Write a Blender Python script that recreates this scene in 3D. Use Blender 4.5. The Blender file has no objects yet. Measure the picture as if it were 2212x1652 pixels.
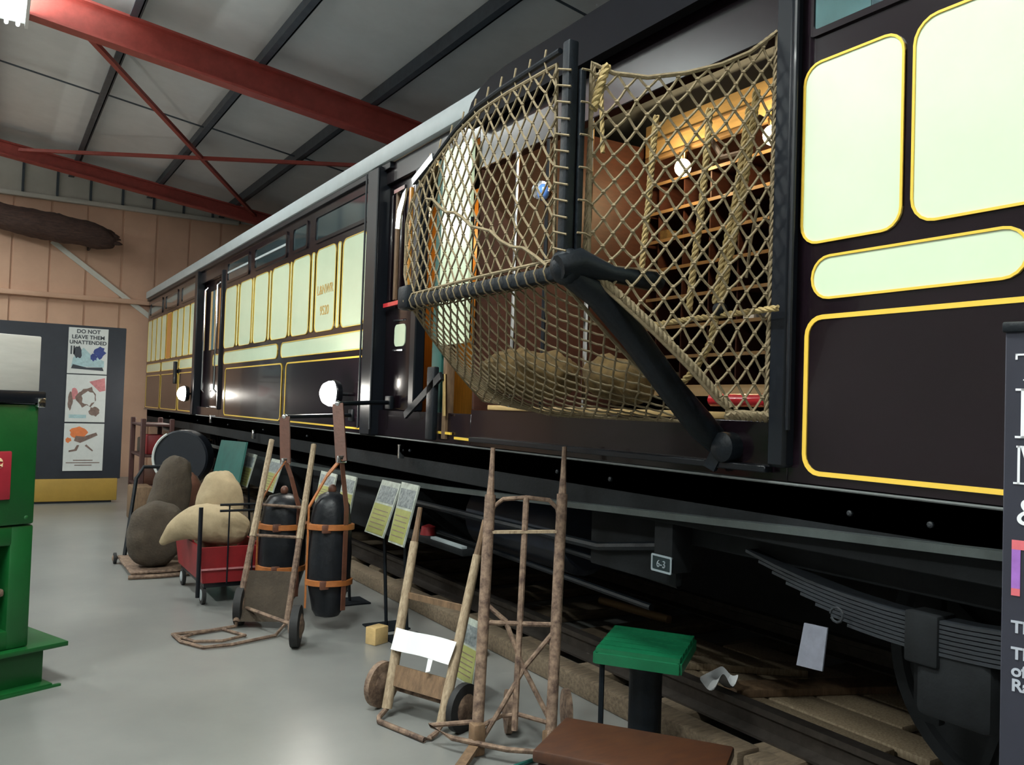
import bpy, bmesh, math, random
from mathutils import Vector, Matrix
random.seed(7)
scn = bpy.context.scene
COL = scn.collection
V = Vector
# ------------------------------------------------------------------ camera
CAM = V((0.0, 0.0, 1.55))
FPX = 1860.0
ROT = Matrix(((0.8530192, -0.04262954, -0.52013553),
              (-0.52087713, -0.00780168, -0.85359601),
              (0.03233047, 0.99906049, -0.02885974)))
cd = bpy.data.cameras.new('camera')
cam = bpy.data.objects.new('camera', cd)
COL.objects.link(cam)
cam.matrix_world = Matrix.Translation(CAM) @ ROT.to_4x4()
cd.sensor_fit = 'HORIZONTAL'; cd.sensor_width = 36.0
cd.lens = 36.0 * FPX / 2212.0
cd.clip_start = 0.05; cd.clip_end = 100
scn.camera = cam
# ------------------------------------------------------------------ world / exposure
w = bpy.data.worlds.new('world'); scn.world = w; w.use_nodes = True
w.node_tree.nodes['Background'].inputs[0].default_value = (0.6, 0.7, 0.8, 1)
w.node_tree.nodes['Background'].inputs[1].default_value = 0.0
scn.view_settings.view_transform = 'Standard'
scn.view_settings.look = 'None'
scn.view_settings.exposure = 0.0
POWER = 230.0      # one fluorescent batten
scn.view_settings.gamma = 1.0
scn.view_settings.use_curve_mapping = False

# ------------------------------------------------------------------ measuring helpers (pixel of the photograph + a known plane -> world point)
def ray(x, y):
    return ROT @ V(((x - 1106.0) / FPX, -(y - 826.0) / FPX, -1.0))
def WX(x, y, X):
    r = ray(x, y); return CAM + r * ((X - CAM.x) / r.x)
def WY(x, y, Y):
    r = ray(x, y); return CAM + r * ((Y - CAM.y) / r.y)
def WZ(x, y, Z):
    r = ray(x, y); return CAM + r * ((Z - CAM.z) / r.z)

# ------------------------------------------------------------------ materials
MATS = {}
def mat(name, col, rough=0.5, metal=0.0, var=0.0, vscale=6.0, bump=0.0, bscale=60.0, col2=None,
        coat=0.0, emit=None, estr=0.0, stretch=None, trans=0.0, alpha=1.0, spec=0.5, ior=1.5):
    if name in MATS: return MATS[name]
    m = bpy.data.materials.new(name); m.use_nodes = True
    nt = m.node_tree; N = nt.nodes; L = nt.links
    b = N['Principled BSDF']
    c = (col[0], col[1], col[2], 1)
    b.inputs['Base Color'].default_value = c
    b.inputs['Roughness'].default_value = rough
    b.inputs['Metallic'].default_value = metal
    b.inputs['Coat Weight'].default_value = coat
    b.inputs['Coat Roughness'].default_value = 0.06
    b.inputs['Specular IOR Level'].default_value = spec
    b.inputs['IOR'].default_value = ior
    if trans: b.inputs['Transmission Weight'].default_value = trans
    if alpha < 1: b.inputs['Alpha'].default_value = alpha
    if emit:
        b.inputs['Emission Color'].default_value = (emit[0], emit[1], emit[2], 1)
        b.inputs['Emission Strength'].default_value = estr
    if var > 0 or bump > 0:
        tc = N.new('ShaderNodeTexCoord')
        src = tc.outputs['Object']
        if stretch:
            mp = N.new('ShaderNodeMapping'); mp.inputs['Scale'].default_value = stretch
            L.new(src, mp.inputs['Vector']); src = mp.outputs['Vector']
    if var > 0:
        nz = N.new('ShaderNodeTexNoise'); nz.inputs['Scale'].default_value = vscale
        nz.inputs['Detail'].default_value = 5; nz.inputs['Roughness'].default_value = 0.65
        L.new(src, nz.inputs['Vector'])
        rp = N.new('ShaderNodeValToRGB')
        d = col2 if col2 else tuple(x * (1 - var) for x in col)
        rp.color_ramp.elements[0].position = 0.32; rp.color_ramp.elements[1].position = 0.68
        rp.color_ramp.elements[0].color = (d[0], d[1], d[2], 1)
        rp.color_ramp.elements[1].color = c
        L.new(nz.outputs['Fac'], rp.inputs['Fac']); L.new(rp.outputs['Color'], b.inputs['Base Color'])
    if bump > 0:
        nb = N.new('ShaderNodeTexNoise'); nb.inputs['Scale'].default_value = bscale
        nb.inputs['Detail'].default_value = 4
        L.new(src, nb.inputs['Vector'])
        bp = N.new('ShaderNodeBump'); bp.inputs['Strength'].default_value = bump
        bp.inputs['Distance'].default_value = 0.01
        L.new(nb.outputs['Fac'], bp.inputs['Height']); L.new(bp.outputs['Normal'], b.inputs['Normal'])
    MATS[name] = m
    return m

M = dict(
 floor=mat('painted_floor', (0.215, 0.217, 0.206), 0.3, var=0.25, vscale=1.1, col2=(0.165, 0.168, 0.162)),
 ceil=mat('ceiling_sheet', (0.74, 0.76, 0.77), 0.75, var=0.1, vscale=2.0),
 wallend=mat('salmon_cladding', (0.62, 0.385, 0.27), 0.7, var=0.12, vscale=1.5),
 wallpale=mat('pale_cladding', (0.62, 0.60, 0.54), 0.7, var=0.1, vscale=3.0),
 wallrest=mat('grey_cladding', (0.36, 0.34, 0.32), 0.8, var=0.1, vscale=2.0),
 wallshade=mat('dark_shade_wall', (0.05, 0.05, 0.055), 0.8, var=0.2, vscale=2.0),
 purlin=mat('grey_steel', (0.085, 0.105, 0.13), 0.5, 0.2, var=0.3, vscale=8),
 red=mat('red_oxide_steel', (0.40, 0.07, 0.055), 0.5, var=0.25, vscale=10),
 redbrace=mat('red_oxide_brace', (0.36, 0.06, 0.045), 0.5, var=0.2, vscale=10),
 body=mat('plum_coach_paint', (0.008, 0.0042, 0.007), 0.2, spec=0.35, coat=0.25, var=0.2, vscale=3),
 black=mat('black_gloss', (0.006, 0.008, 0.012), 0.35, spec=0.3, coat=0.06, var=0.2, vscale=5),
 iron=mat('black_iron', (0.005, 0.0085, 0.013), 0.5, 0.0, spec=0.25, var=0.5, vscale=14, bump=0.15, bscale=80),
 under=mat('underframe_black', (0.010, 0.012, 0.014), 0.8, spec=0.2, var=0.5, vscale=6, bump=0.1),
 cream=mat('cream_coach_paint', (0.63, 0.76, 0.56), 0.22, coat=0.4, var=0.05, vscale=3),
 gold=mat('yellow_lining', (0.80, 0.53, 0.07), 0.3, coat=0.4),
 goldtext=mat('gold_leaf_lettering', (0.50, 0.33, 0.10), 0.4),
 gutter=mat('grey_gutter_paint', (0.36, 0.41, 0.43), 0.5, var=0.1),
 roof=mat('roof_grey', (0.22, 0.25, 0.27), 0.7, var=0.1),
 glass=mat('dark_window_glass', (0.03, 0.06, 0.07), 0.05, coat=1.0, var=0.3, vscale=2),
 chrome=mat('chrome', (0.75, 0.77, 0.8), 0.12, 1.0),
 brass=mat('brass', (0.75, 0.55, 0.25), 0.25, 1.0),
 orangewood=mat('varnished_orange_wood', (0.62, 0.27, 0.04), 0.35, var=0.35, vscale=5, stretch=(8, 8, 1), coat=0.3),
 mahog=mat('mahogany', (0.06, 0.018, 0.010), 0.55, var=0.4, vscale=6, stretch=(2, 2, 8)),
 pelmet=mat('pine_pelmet', (0.62, 0.43, 0.19), 0.4, var=0.2, vscale=6, stretch=(8, 1, 8), coat=0.2),
 shelfedge=mat('shelf_edge_wood', (0.30, 0.19, 0.09), 0.4, var=0.2),
 rope=mat('hemp_cord', (0.225, 0.175, 0.10), 0.85, var=0.35, vscale=40, bump=0.3, bscale=200),
 rope2=mat('hemp_rope', (0.38, 0.28, 0.115), 0.8, var=0.3, vscale=30, bump=0.3, bscale=150),
 leather=mat('tan_leather', (0.40, 0.13, 0.03), 0.5, var=0.35, vscale=12, bump=0.15),
 leatherdk=mat('brown_leather', (0.13, 0.05, 0.03), 0.5, var=0.35, vscale=12, bump=0.15),
 pouch=mat('black_leather', (0.009, 0.011, 0.015), 0.42, spec=0.3, var=0.5, vscale=9, bump=0.3, bscale=25),
 canvas=mat('cream_canvas', (0.34, 0.265, 0.16), 0.9, var=0.2, vscale=14, bump=0.4, bscale=30),
 jute=mat('brown_sacking', (0.06, 0.045, 0.031), 0.95, var=0.35, vscale=12, bump=0.5, bscale=60),
 tansack=mat('tan_bag', (0.17, 0.105, 0.032), 0.9, var=0.6, vscale=14, bump=0.4, bscale=30),
 rust=mat('rusty_iron', (0.26, 0.175, 0.12), 0.8, 0.0, var=0.6, vscale=26, bump=0.3, bscale=90, col2=(0.055, 0.03, 0.022)),
 ashwood=mat('worn_ash_wood', (0.42, 0.33, 0.22), 0.7, var=0.45, vscale=14, stretch=(6, 6, 1.2), col2=(0.20, 0.14, 0.085), bump=0.15),
 darkwood=mat('old_brown_wood', (0.20, 0.12, 0.065), 0.7, var=0.5, vscale=10, stretch=(4, 4, 1), bump=0.15),
 redpaint=mat('red_trolley_paint', (0.24, 0.010, 0.014), 0.5, var=0.3, vscale=6),
 navy=mat('navy_display_board', (0.022, 0.026, 0.036), 0.7, var=0.2),
 yellow=mat('yellow_skirting', (0.34, 0.21, 0.035), 0.6, var=0.15),
 paper=mat('white_paper', (0.80, 0.82, 0.84), 0.7),
 poster=mat('poster_paper', (0.50, 0.52, 0.51), 0.6, var=0.08, vscale=15),
 ink=mat('black_ink', (0.03, 0.035, 0.045), 0.7),
 inkblue=mat('blue_ink', (0.03, 0.05, 0.20), 0.7, var=0.3, vscale=20),
 inkteal=mat('pale_teal_ink', (0.33, 0.47, 0.50), 0.7, var=0.3, vscale=25),
 inkpink=mat('dusky_pink_ink', (0.50, 0.19, 0.20), 0.7, var=0.3, vscale=25),
 inkorange=mat('orange_ink', (0.62, 0.17, 0.05), 0.7, var=0.2, vscale=25),
 inkbrown=mat('brown_ink', (0.18, 0.12, 0.10), 0.7, var=0.4, vscale=30),
 green=mat('machine_green_paint', (0.005, 0.088, 0.018), 0.38, var=0.25, vscale=3, bump=0.05),
 greenstool=mat('stool_green_paint', (0.004, 0.125, 0.05), 0.4, var=0.25, vscale=6),
 plaque=mat('red_plaque', (0.33, 0.015, 0.03), 0.5, var=0.2),
 plaqueletter=mat('cream_lettering', (0.75, 0.55, 0.33), 0.5),
 teal=mat('teal_board', (0.01, 0.09, 0.075), 0.6, var=0.3),
 bluelack=mat('blue_black_drum', (0.004, 0.007, 0.014), 0.5, var=0.4),
 infowhite=mat('info_panel_photo', (0.40, 0.44, 0.39), 0.35, var=0.5, vscale=18),
 infogreen=mat('info_panel_yellow_green', (0.27, 0.28, 0.09), 0.35, var=0.2, vscale=18),
 infodark=mat('info_panel_picture', (0.05, 0.065, 0.075), 0.4, var=0.6, vscale=40, col2=(0.25, 0.28, 0.28)),
 log=mat('dark_old_timber', (0.085, 0.045, 0.035), 0.85, var=0.6, vscale=8, stretch=(1, 6, 6), bump=0.6, bscale=25),
 chest=mat('chest_varnish', (0.060, 0.019, 0.0045), 0.55, var=0.4, vscale=7, stretch=(1.5, 6, 1.5), col2=(0.035, 0.010, 0.003), coat=0.05),
 sleeper=mat('sleeper_wood', (0.21, 0.155, 0.10), 0.85, var=0.55, vscale=9, stretch=(1.2, 6, 6), bump=0.4, bscale=40),
 rail=mat('rail_steel', (0.10, 0.085, 0.075), 0.45, 0.6, var=0.4, vscale=15),
 banner=mat('dark_banner_fabric', (0.022, 0.024, 0.040), 0.7, var=0.15),
 bannertext=mat('banner_white_print', (0.86, 0.88, 0.93), 0.6),
 bannergrey=mat('banner_grey_print', (0.42, 0.45, 0.52), 0.6),
 bannerpink=mat('banner_pink_print', (0.75, 0.16, 0.19), 0.6, var=0.15, vscale=30),
 bannerviolet=mat('banner_violet_print', (0.38, 0.16, 0.58), 0.6, var=0.2, vscale=30),
 lampglass=mat('lamp_glass', (1, 1, 1), 0.3, emit=(1.0, 0.97, 0.9), estr=40),
 warmglass=mat('warm_lamp_glass', (1, 0.9, 0.7), 0.3, emit=(1.0, 0.78, 0.45), estr=9),
 tube=mat('fluorescent_tube', (1, 1, 1), 0.3, emit=(0.90, 1.0, 0.97), estr=9),
 whitemetal=mat('white_enamel', (0.75, 0.77, 0.78), 0.35),
 fascia=mat('matt_black_paint', (0.004, 0.0045, 0.007), 0.6, spec=0.08, var=0.2),
 springs=mat('spring_steel', (0.012, 0.016, 0.022), 0.6, var=0.4),
 standred=mat('dull_red_iron', (0.065, 0.022, 0.018), 0.7, var=0.4),
 blueglint=mat('blue_glint_glass', (0.12, 0.28, 0.75), 0.08, coat=1.0),
 beadgrey=mat('grey_bead', (0.09, 0.10, 0.10), 0.6),
 tag=mat('grey_card', (0.15, 0.16, 0.20), 0.6, var=0.25, vscale=20),
 plateline=mat('plate_white_line', (0.24, 0.29, 0.32), 0.6),
 plategreen=mat('plate_dark_green', (0.006, 0.018, 0.022), 0.5),
 reflteal=mat('teal_reflection', (0.10, 0.25, 0.27), 0.6, var=0.3, vscale=6),
 reflcurtain=mat('dark_teal_curtain_reflection', (0.05, 0.13, 0.17), 0.6, var=0.3, vscale=6),
 redlamp=mat('red_enamel', (0.55, 0.02, 0.03), 0.25, coat=0.5),
 greydrum=mat('blue_grey_steel', (0.012, 0.018, 0.034), 0.5, var=0.4, vscale=10),
 rubber=mat('black_rubber', (0.012, 0.012, 0.013), 0.7, var=0.3),
 showwhite=mat('pale_printed_panel', (0.50, 0.49, 0.455), 0.4, var=0.18, vscale=3, stretch=(1, 1, 5)),
)

# ------------------------------------------------------------------ mesh builder
LOC = {}
class MB:
    def __init__(s): s.v = []; s.f = []; s.sm = []
    def add(s, vs, fs, smooth=False):
        o = len(s.v); s.v += [tuple(p) for p in vs]
        s.f += [tuple(i + o for i in f) for f in fs]; s.sm += [smooth] * len(fs); return s
    def box(s, x0, x1, y0, y1, z0, z1, mtx=None):
        vs = [V((x, y, z)) for x in (x0, x1) for y in (y0, y1) for z in (z0, z1)]
        if mtx: vs = [mtx @ p for p in vs]
        return s.add(vs, [(0, 1, 3, 2), (4, 6, 7, 5), (0, 4, 5, 1), (2, 3, 7, 6), (0, 2, 6, 4), (1, 5, 7, 3)])
    def bbox(s, x0, x1, y0, y1, z0, z1, b=0.01, mtx=None, seg=2):
        bm = bmesh.new(); bmesh.ops.create_cube(bm, size=1)
        for v in bm.verts:
            v.co = V((x0 + (v.co.x + .5) * (x1 - x0), y0 + (v.co.y + .5) * (y1 - y0), z0 + (v.co.z + .5) * (z1 - z0)))
        b = min(b, 0.45 * min(abs(x1 - x0), abs(y1 - y0), abs(z1 - z0)))
        bmesh.ops.bevel(bm, geom=bm.edges[:], offset=b, segments=seg, affect='EDGES', profile=0.5)
        bm.verts.index_update()
        vs = [(mtx @ v.co) if mtx else v.co.copy() for v in bm.verts]
        s.add(vs, [[v.index for v in f.verts] for f in bm.faces], True); bm.free(); return s
    def bar(s, p, q, wdt, hgt, up=(0, 0, 1), bev=0.0):
        p = V(p); q = V(q); d = (q - p); L = d.length; d.normalize(); up = V(up)
        if abs(d.dot(up)) > 0.98: up = V((0, 1, 0))
        x = d.cross(up).normalized(); z = x.cross(d).normalized()
        m = Matrix((( x.x, d.x, z.x, p.x), (x.y, d.y, z.y, p.y), (x.z, d.z, z.z, p.z), (0, 0, 0, 1)))
        if bev: return s.bbox(-wdt / 2, wdt / 2, 0, L, -hgt / 2, hgt / 2, bev, m)
        return s.box(-wdt / 2, wdt / 2, 0, L, -hgt / 2, hgt / 2, m)
    def tube(s, pts, r, n=8, closed=False, caps=True):
        pts = [V(p) for p in pts]; k = len(pts)
        rs = r if isinstance(r, (list, tuple)) else [r] * k
        rings = []; prev = None
        for i, p in enumerate(pts):
            if closed: t = pts[(i + 1) % k] - pts[i - 1]
            elif i == 0: t = pts[1] - pts[0]
            elif i == k - 1: t = pts[-1] - pts[-2]
            else: t = pts[i + 1] - pts[i - 1]
            if t.length < 1e-9: t = V((0, 0, 1))
            t.normalize()
            if prev is None:
                a = V((0, 0, 1)) if abs(t.z) < 0.9 else V((1, 0, 0))
                u = t.cross(a).normalized()
            else:
                u = prev - t * prev.dot(t)
                if u.length < 1e-6: u = t.orthogonal()
                u.normalize()
            prev = u; w_ = t.cross(u)
            rings.append([p + (u * math.cos(2 * math.pi * j / n) + w_ * math.sin(2 * math.pi * j / n)) * rs[i] for j in range(n)])
        vs = [p for rg in rings for p in rg]; fs = []
        for i in range(k if closed else k - 1):
            a = i * n; b = ((i + 1) % k) * n
            for j in range(n): fs.append((a + j, a + (j + 1) % n, b + (j + 1) % n, b + j))
        if caps and not closed:
            fs.append(tuple(range(n - 1, -1, -1))); fs.append(tuple((k - 1) * n + j for j in range(n)))
        return s.add(vs, fs, True)
    def prism(s, poly, d, mp):      # poly 2d list, mp(a,b,c) -> 3d, c from 0..d
        n = len(poly)
        vs = [mp(a, b, 0) for a, b in poly] + [mp(a, b, d) for a, b in poly]
        fs = [tuple(range(n - 1, -1, -1)), tuple(range(n, 2 * n))]
        fs += [(i, (i + 1) % n, n + (i + 1) % n, n + i) for i in range(n)]
        return s.add(vs, fs)
    def ring(s, po, pi, d, mp):     # frame between two outlines with the same count
        n = len(po)
        vs = [mp(a, b, 0) for a, b in po] + [mp(a, b, 0) for a, b in pi] + [mp(a, b, d) for a, b in po] + [mp(a, b, d) for a, b in pi]
        fs = []
        for i in range(n):
            j = (i + 1) % n
            fs += [(2 * n + i, 2 * n + j, 3 * n + j, 3 * n + i), (i, n + i, n + j, j), (i, j, 2 * n + j, 2 * n + i), (n + i, 3 * n + i, 3 * n + j, n + j)]
        return s.add(vs, fs)
    def lathe(s, prof, c, axis=(0, 0, 1), n=24):   # prof (r, h)
        ax = V(axis).normalized(); u = ax.orthogonal().normalized(); w_ = ax.cross(u); c = V(c)
        vs = []; fs = []
        for r, h in prof:
            for j in range(n):
                a = 2 * math.pi * j / n
                vs.append(c + ax * h + (u * math.cos(a) + w_ * math.sin(a)) * r)
        for i in range(len(prof) - 1):
            for j in range(n):
                fs.append((i * n + j, i * n + (j + 1) % n, (i + 1) * n + (j + 1) % n, (i + 1) * n + j))
        fs.append(tuple(range(n - 1, -1, -1))); fs.append(tuple((len(prof) - 1) * n + j for j in range(n)))
        return s.add(vs, fs, True)
    def ball(s, c, r, n=10, m=7, jit=0.0, mtx=None, sq=1.0):
        c = V(c); r = V(r) if not isinstance(r, (int, float)) else V((r, r, r))
        vs = []; fs = []
        def sp(x): return math.copysign(abs(x) ** sq, x)
        for i in range(m + 1):
            th = math.pi * i / m
            for j in range(n):
                a = 2 * math.pi * j / n
                k = 1 + random.uniform(-jit, jit)
                p = V((sp(math.sin(th)) * sp(math.cos(a)) * r.x, sp(math.sin(th)) * sp(math.sin(a)) * r.y, sp(math.cos(th)) * r.z)) * k
                if i in (0, m): p = V((0, 0, r.z if i == 0 else -r.z))
                vs.append((mtx @ p if mtx else p) + c)
        for i in range(m):
            for j in range(n):
                fs.append((i * n + j, (i + 1) * n + j, (i + 1) * n + (j + 1) % n, i * n + (j + 1) % n))
        return s.add(vs, fs, True)
    def build(s, name, m, parent=None, sub=0, disp=0.0):
        me = bpy.data.meshes.new(name)
        vs = s.v; off = V((0, 0, 0))
        if parent is None:
            xs = [p[0] for p in vs]; ys = [p[1] for p in vs]; zs = [p[2] for p in vs]
            off = V(((min(xs) + max(xs)) / 2, (min(ys) + max(ys)) / 2, min(zs)))
            vs = [(p[0] - off.x, p[1] - off.y, p[2] - off.z) for p in vs]
        me.from_pydata(vs, [], s.f); me.validate(clean_customdata=False)
        bm = bmesh.new(); bm.from_mesh(me)
        bmesh.ops.remove_doubles(bm, verts=bm.verts, dist=1e-6)
        bmesh.ops.recalc_face_normals(bm, faces=bm.faces); bm.to_mesh(me); bm.free()
        if any(s.sm):
            me.polygons.foreach_set('use_smooth', [True] * len(me.polygons))
            me.set_sharp_from_angle(angle=math.radians(40))
        me.materials.append(M[m] if isinstance(m, str) else m)
        o = bpy.data.objects.new(name, me); COL.objects.link(o)
        if parent is None:
            o.location = off; LOC[o.name] = off
        else:
            o.parent = parent
            o.matrix_parent_inverse = Matrix.Translation(-LOC.get(parent.name, V((0, 0, 0))))
        if sub:
            md = o.modifiers.new('smooth', 'SUBSURF'); md.levels = sub; md.render_levels = sub
        if disp:
            tx = bpy.data.textures.new(name + '_tex', 'CLOUDS'); tx.noise_scale = 0.12 if disp < .055 else 0.07
            md = o.modifiers.new('lumps', 'DISPLACE'); md.texture = tx; md.strength = disp; md.mid_level = 0.5
        return o
def thing(name, label, cat, loc, group=None):
    o = bpy.data.objects.new(name, None); COL.objects.link(o); o.empty_display_size = 0.1
    o.location = V(loc); LOC[o.name] = V(loc); o['label'] = label; o['category'] = cat
    if group: o['group'] = group
    return o
def tag(o, label, cat, group=None):
    o['label'] = label; o['category'] = cat
    if group: o['group'] = group
    return o
def lab(o, label): o['label'] = label; return o
def struct(o, label=None):
    o['kind'] = 'structure'
    if label: o['label'] = label
    return o
def light(name, kind, loc, energy, col=(1, 1, 1), size=0.3, sizey=None, rot=None, target=None, parent=None, spot=None, blend=0.3):
    ld = bpy.data.lights.new(name, kind); ld.energy = energy; ld.color = col
    if kind == 'AREA':
        ld.size = size
        if sizey: ld.shape = 'RECTANGLE'; ld.size_y = sizey
    else: ld.shadow_soft_size = size
    if kind == 'SPOT': ld.spot_size = spot; ld.spot_blend = blend
    o = bpy.data.objects.new(name, ld); COL.objects.link(o); o.location = loc
    if target is not None:
        o.rotation_euler = (V(target) - V(loc)).to_track_quat('-Z', 'Y').to_euler()
    elif rot: o.rotation_euler = rot
    if parent:
        o.parent = parent; o.matrix_parent_inverse = Matrix.Translation(-LOC.get(parent.name, V((0, 0, 0))))
    return o
def rr(a0, a1, b0, b1, r, n=5):
    if a0 > a1: a0, a1 = a1, a0
    r = min(r, abs(a1 - a0) / 2 - 1e-4, abs(b1 - b0) / 2 - 1e-4)
    out = []
    for cx, cy, s in ((a1 - r, b1 - r, 0), (a0 + r, b1 - r, 90), (a0 + r, b0 + r, 180), (a1 - r, b0 + r, 270)):
        for i in range(n + 1):
            t = math.radians(s + 90 * i / n); out.append((cx + r * math.cos(t), cy + r * math.sin(t)))
    return out
def text_mesh(name, txt, m, origin, right, up, size, parent, depth=0.002, align='CENTER', bold=0.0):
    c = bpy.data.curves.new(name, 'FONT'); c.body = txt; c.size = size; c.extrude = depth; c.align_x = align; c.offset = bold
    t = bpy.data.objects.new(name + '_tmp', c); COL.objects.link(t)
    dg = bpy.context.evaluated_depsgraph_get(); dg.update()
    me = bpy.data.meshes.new_from_object(t.evaluated_get(dg))
    COL.objects.unlink(t); bpy.data.objects.remove(t)
    r = V(right).normalized(); u = V(up).normalized(); nrm = r.cross(u)
    o_ = V(origin)
    for v in me.vertices: v.co = o_ + r * v.co.x + u * v.co.y + nrm * v.co.z
    me.materials.clear(); me.materials.append(M[m])
    me.name = name
    o = bpy.data.objects.new(name, me); COL.objects.link(o)
    o.parent = parent; o.matrix_parent_inverse = Matrix.Translation(-LOC.get(parent.name, V((0, 0, 0))))
    return o
def arc(c, r, a0, a1, n, u, w_):
    c = V(c); u = V(u); w_ = V(w_)
    return [c + u * r * math.cos(math.radians(a0 + (a1 - a0) * i / n)) + w_ * r * math.sin(math.radians(a0 + (a1 - a0) * i / n)) for i in range(n + 1)]

# =====================================================================================================
# THE HALL
# =====================================================================================================
def zc(X): return 5.92 - 0.135 * X        # underside of the roof sheets
YE = 17.75                                # end wall
floor = struct(MB().box(-7, 7.5, -6, YE + .2, -0.2, 0).build('floor', 'floor'))
ceiling = MB().add([(-3.2, -6, zc(-3.2)), (7.5, -6, zc(7.5)), (7.5, YE, zc(7.5)), (-3.2, YE, zc(-3.2)),
                    (-3.2, -6, zc(-3.2) + .12), (7.5, -6, zc(7.5) + .12), (7.5, YE, zc(7.5) + .12), (-3.2, YE, zc(-3.2) + .12)],
                   [(0, 1, 2, 3), (7, 6, 5, 4), (0, 4, 5, 1), (1, 5, 6, 2), (2, 6, 7, 3), (3, 7, 4, 0)])
zl = zc(-3.2) - 0.135 * 3.8
ceiling.add([(-7, -6, zl), (-3.2, -6, zc(-3.2)), (-3.2, YE, zc(-3.2)), (-7, YE, zl),
             (-7, -6, zl + .12), (-3.2, -6, zc(-3.2) + .12), (-3.2, YE, zc(-3.2) + .12), (-7, YE, zl + .12)],
            [(0, 1, 2, 3), (7, 6, 5, 4), (0, 4, 5, 1), (1, 5, 6, 2), (2, 6, 7, 3), (3, 7, 4, 0)])
ceiling = struct(ceiling.build('ceiling', 'ceil'))
for X in (-0.15, 1.2, 2.55, 3.9, 5.25, 6.6):     # Z-shaped purlins
    z = zc(X); b = MB()
    b.box(X - 0.085, X + 0.005, -6, YE, z - .235, z - .215); b.box(X - 0.01, X + 0.01, -6, YE, z - .235, z - .015); b.box(X - .005, X + .085, -6, YE, z - .03, z - .005)
    b.build('purlin', 'purlin' if X > 0 else 'redbrace', ceiling)
def ibeam(b, p, q, d, wd, tf=0.025, tw=0.016):
    p = V(p); q = V(q); dn = V((0, 0, -1))
    b.bar(p + dn * tf / 2, q + dn * tf / 2, wd, tf); b.bar(p + dn * (d - tf / 2), q + dn * (d - tf / 2), wd, tf)
    b.bar(p + dn * d / 2, q + dn * d / 2, tw, d - 2 * tf)
for Y, dd in ((9.85, 0.36), (16.5, 0.24), (3.1, 0.36)):
    b = MB(); ibeam(b, (-3.2, Y, zc(-3.2) - .235), (7.4, Y, zc(7.4) - .235), dd, 0.17)
    r = b.build('rafter', 'red', ceiling)
def zb(X): return zc(X) - 0.33
for (x0, y0), (x1, y1) in (((0.45, 9.9), (4.2, 16.45)), ((0.3, 16.4), (6.2, 9.9))):
    MB().bar((x0, y0, zb(x0)), (x1, y1, zb(x1)), 0.06, 0.05).build('brace', 'redbrace', ceiling)
for Y in (6.4, 12.95):
    for a, c in ((-.15, 1.2), (1.2, 2.55), (2.55, 3.9), (3.9, 5.25)):
        MB().tube([(a + .02, Y, zc(a) - .10), (c - .02, Y + .05, zc(c) - .10)], 0.012, 6).build('sag_rod', 'purlin', ceiling)
# end wall, sheeted, with rails
wall = MB()
for k in range(24):
    x0 = -6.9 + k * 0.6
    wall.box(x0, x0 + .56, YE, YE + .1, 0, 5.09); wall.box(x0 + .56, x0 + .6, YE + .02, YE + .1, 0, 5.09)
wall_back = struct(wall.build('wall_back', 'wallend'))
for k in range(20):
    x0 = -4.0 + k * 0.55
    zt = min(zc(x0), zc(x0 + .55)) + (0.0 if x0 > -3.2 else -.3)
    if zt > 5.15:
        MB().box(x0 + .006, x0 + .544, YE + .02, YE + .1, 5.09, zt - .01).build('upper_panel', 'wallpale', wall_back)
        MB().box(x0 - .02, x0 + .02, YE - .03, YE + .02, 5.14, zt - .03).build('strut', 'purlin', wall_back)
MB().bbox(-6.9, 4.2, YE - .1, YE, 5.04, 5.12, .01).build('rail', 'wallpale', wall_back)
MB().bbox(-6.9, 7.2, YE - .12, YE, 3.27, 3.36, .015).build('rail', 'wallend', wall_back)
MB().bar((0.9, YE - .05, 4.3), (2.62, YE - .05, 3.05), .03, .09).build('diagonal_brace', 'wallpale', wall_back)
struct(MB().box(-7.1, -7, -6, YE, 0, 6).build('wall_left', 'wallrest'))
struct(MB().box(7.4, 7.5, -6, YE, 0, 5.2).build('wall_right', 'wallshade'))  # wall colour darkened to stand for the shade beneath the carriage
struct(MB().box(-7, 7.5, -6.1, -6, 0, 6.4).build('wall_front', 'wallrest'))

# ---- hall lamps: bare-tube fluorescent battens hung at rafter height; one shows in the picture, the others continue its rows out of the frame
def batten(x, y, z, label, where='', power=POWER, L=1.5, up=0.7, col=(0.94, 1.0, 0.95)):
    t = thing('fluorescent_lamp' + (('_' + where + '_offscreen') if where else ''), label, 'lamp', (x, y, z), 'fluorescent battens hung under the roof')
    sfx = ('_' + where + '_offscreen') if where else ''
    m = Matrix.Translation((x, y, z))
    b = MB(); b.bbox(-.12, .12, -L / 2, L / 2, .02, .06, .012, m)
    b.box(-.14, -.11, -L / 2, L / 2, -.02, .05, m); b.box(.11, .14, -L / 2, L / 2, -.02, .05, m); b.build('housing', 'whitemetal', t)
    for dx in (-.05, .05): MB().tube([m @ V((dx, -L / 2 + .03, -.01)), m @ V((dx, L / 2 - .03, -.01))], .018, 8).build('tube', 'tube', t)
    for dy in (-L / 2 + .2, L / 2 - .2):
        p = m @ V((0, dy, .05)); MB().tube([p, (p.x, p.y, zc(p.x) + .02)], .006, 5).build('hanger', 'purlin', t)
    light('tube_light' + sfx, 'AREA', m @ V((0, 0, -.045)), power, col, .2, L, rot=(0, 0, 0), parent=t)
    light('roof_uplight' + sfx, 'AREA', m @ V((0, 0, .09)), power * up, col, .2, L, rot=(math.pi, 0, 0), parent=t)  # extra light added above the opaque tray to brighten the ceiling
batten(0.06, 9.2, 5.23, 'white fluorescent batten hung beside the red roof rafter', power=POWER * .45)
batten(0.06, 2.45, 5.23, 'white fluorescent batten of the same row hung beside the near red rafter', 'near')
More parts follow.
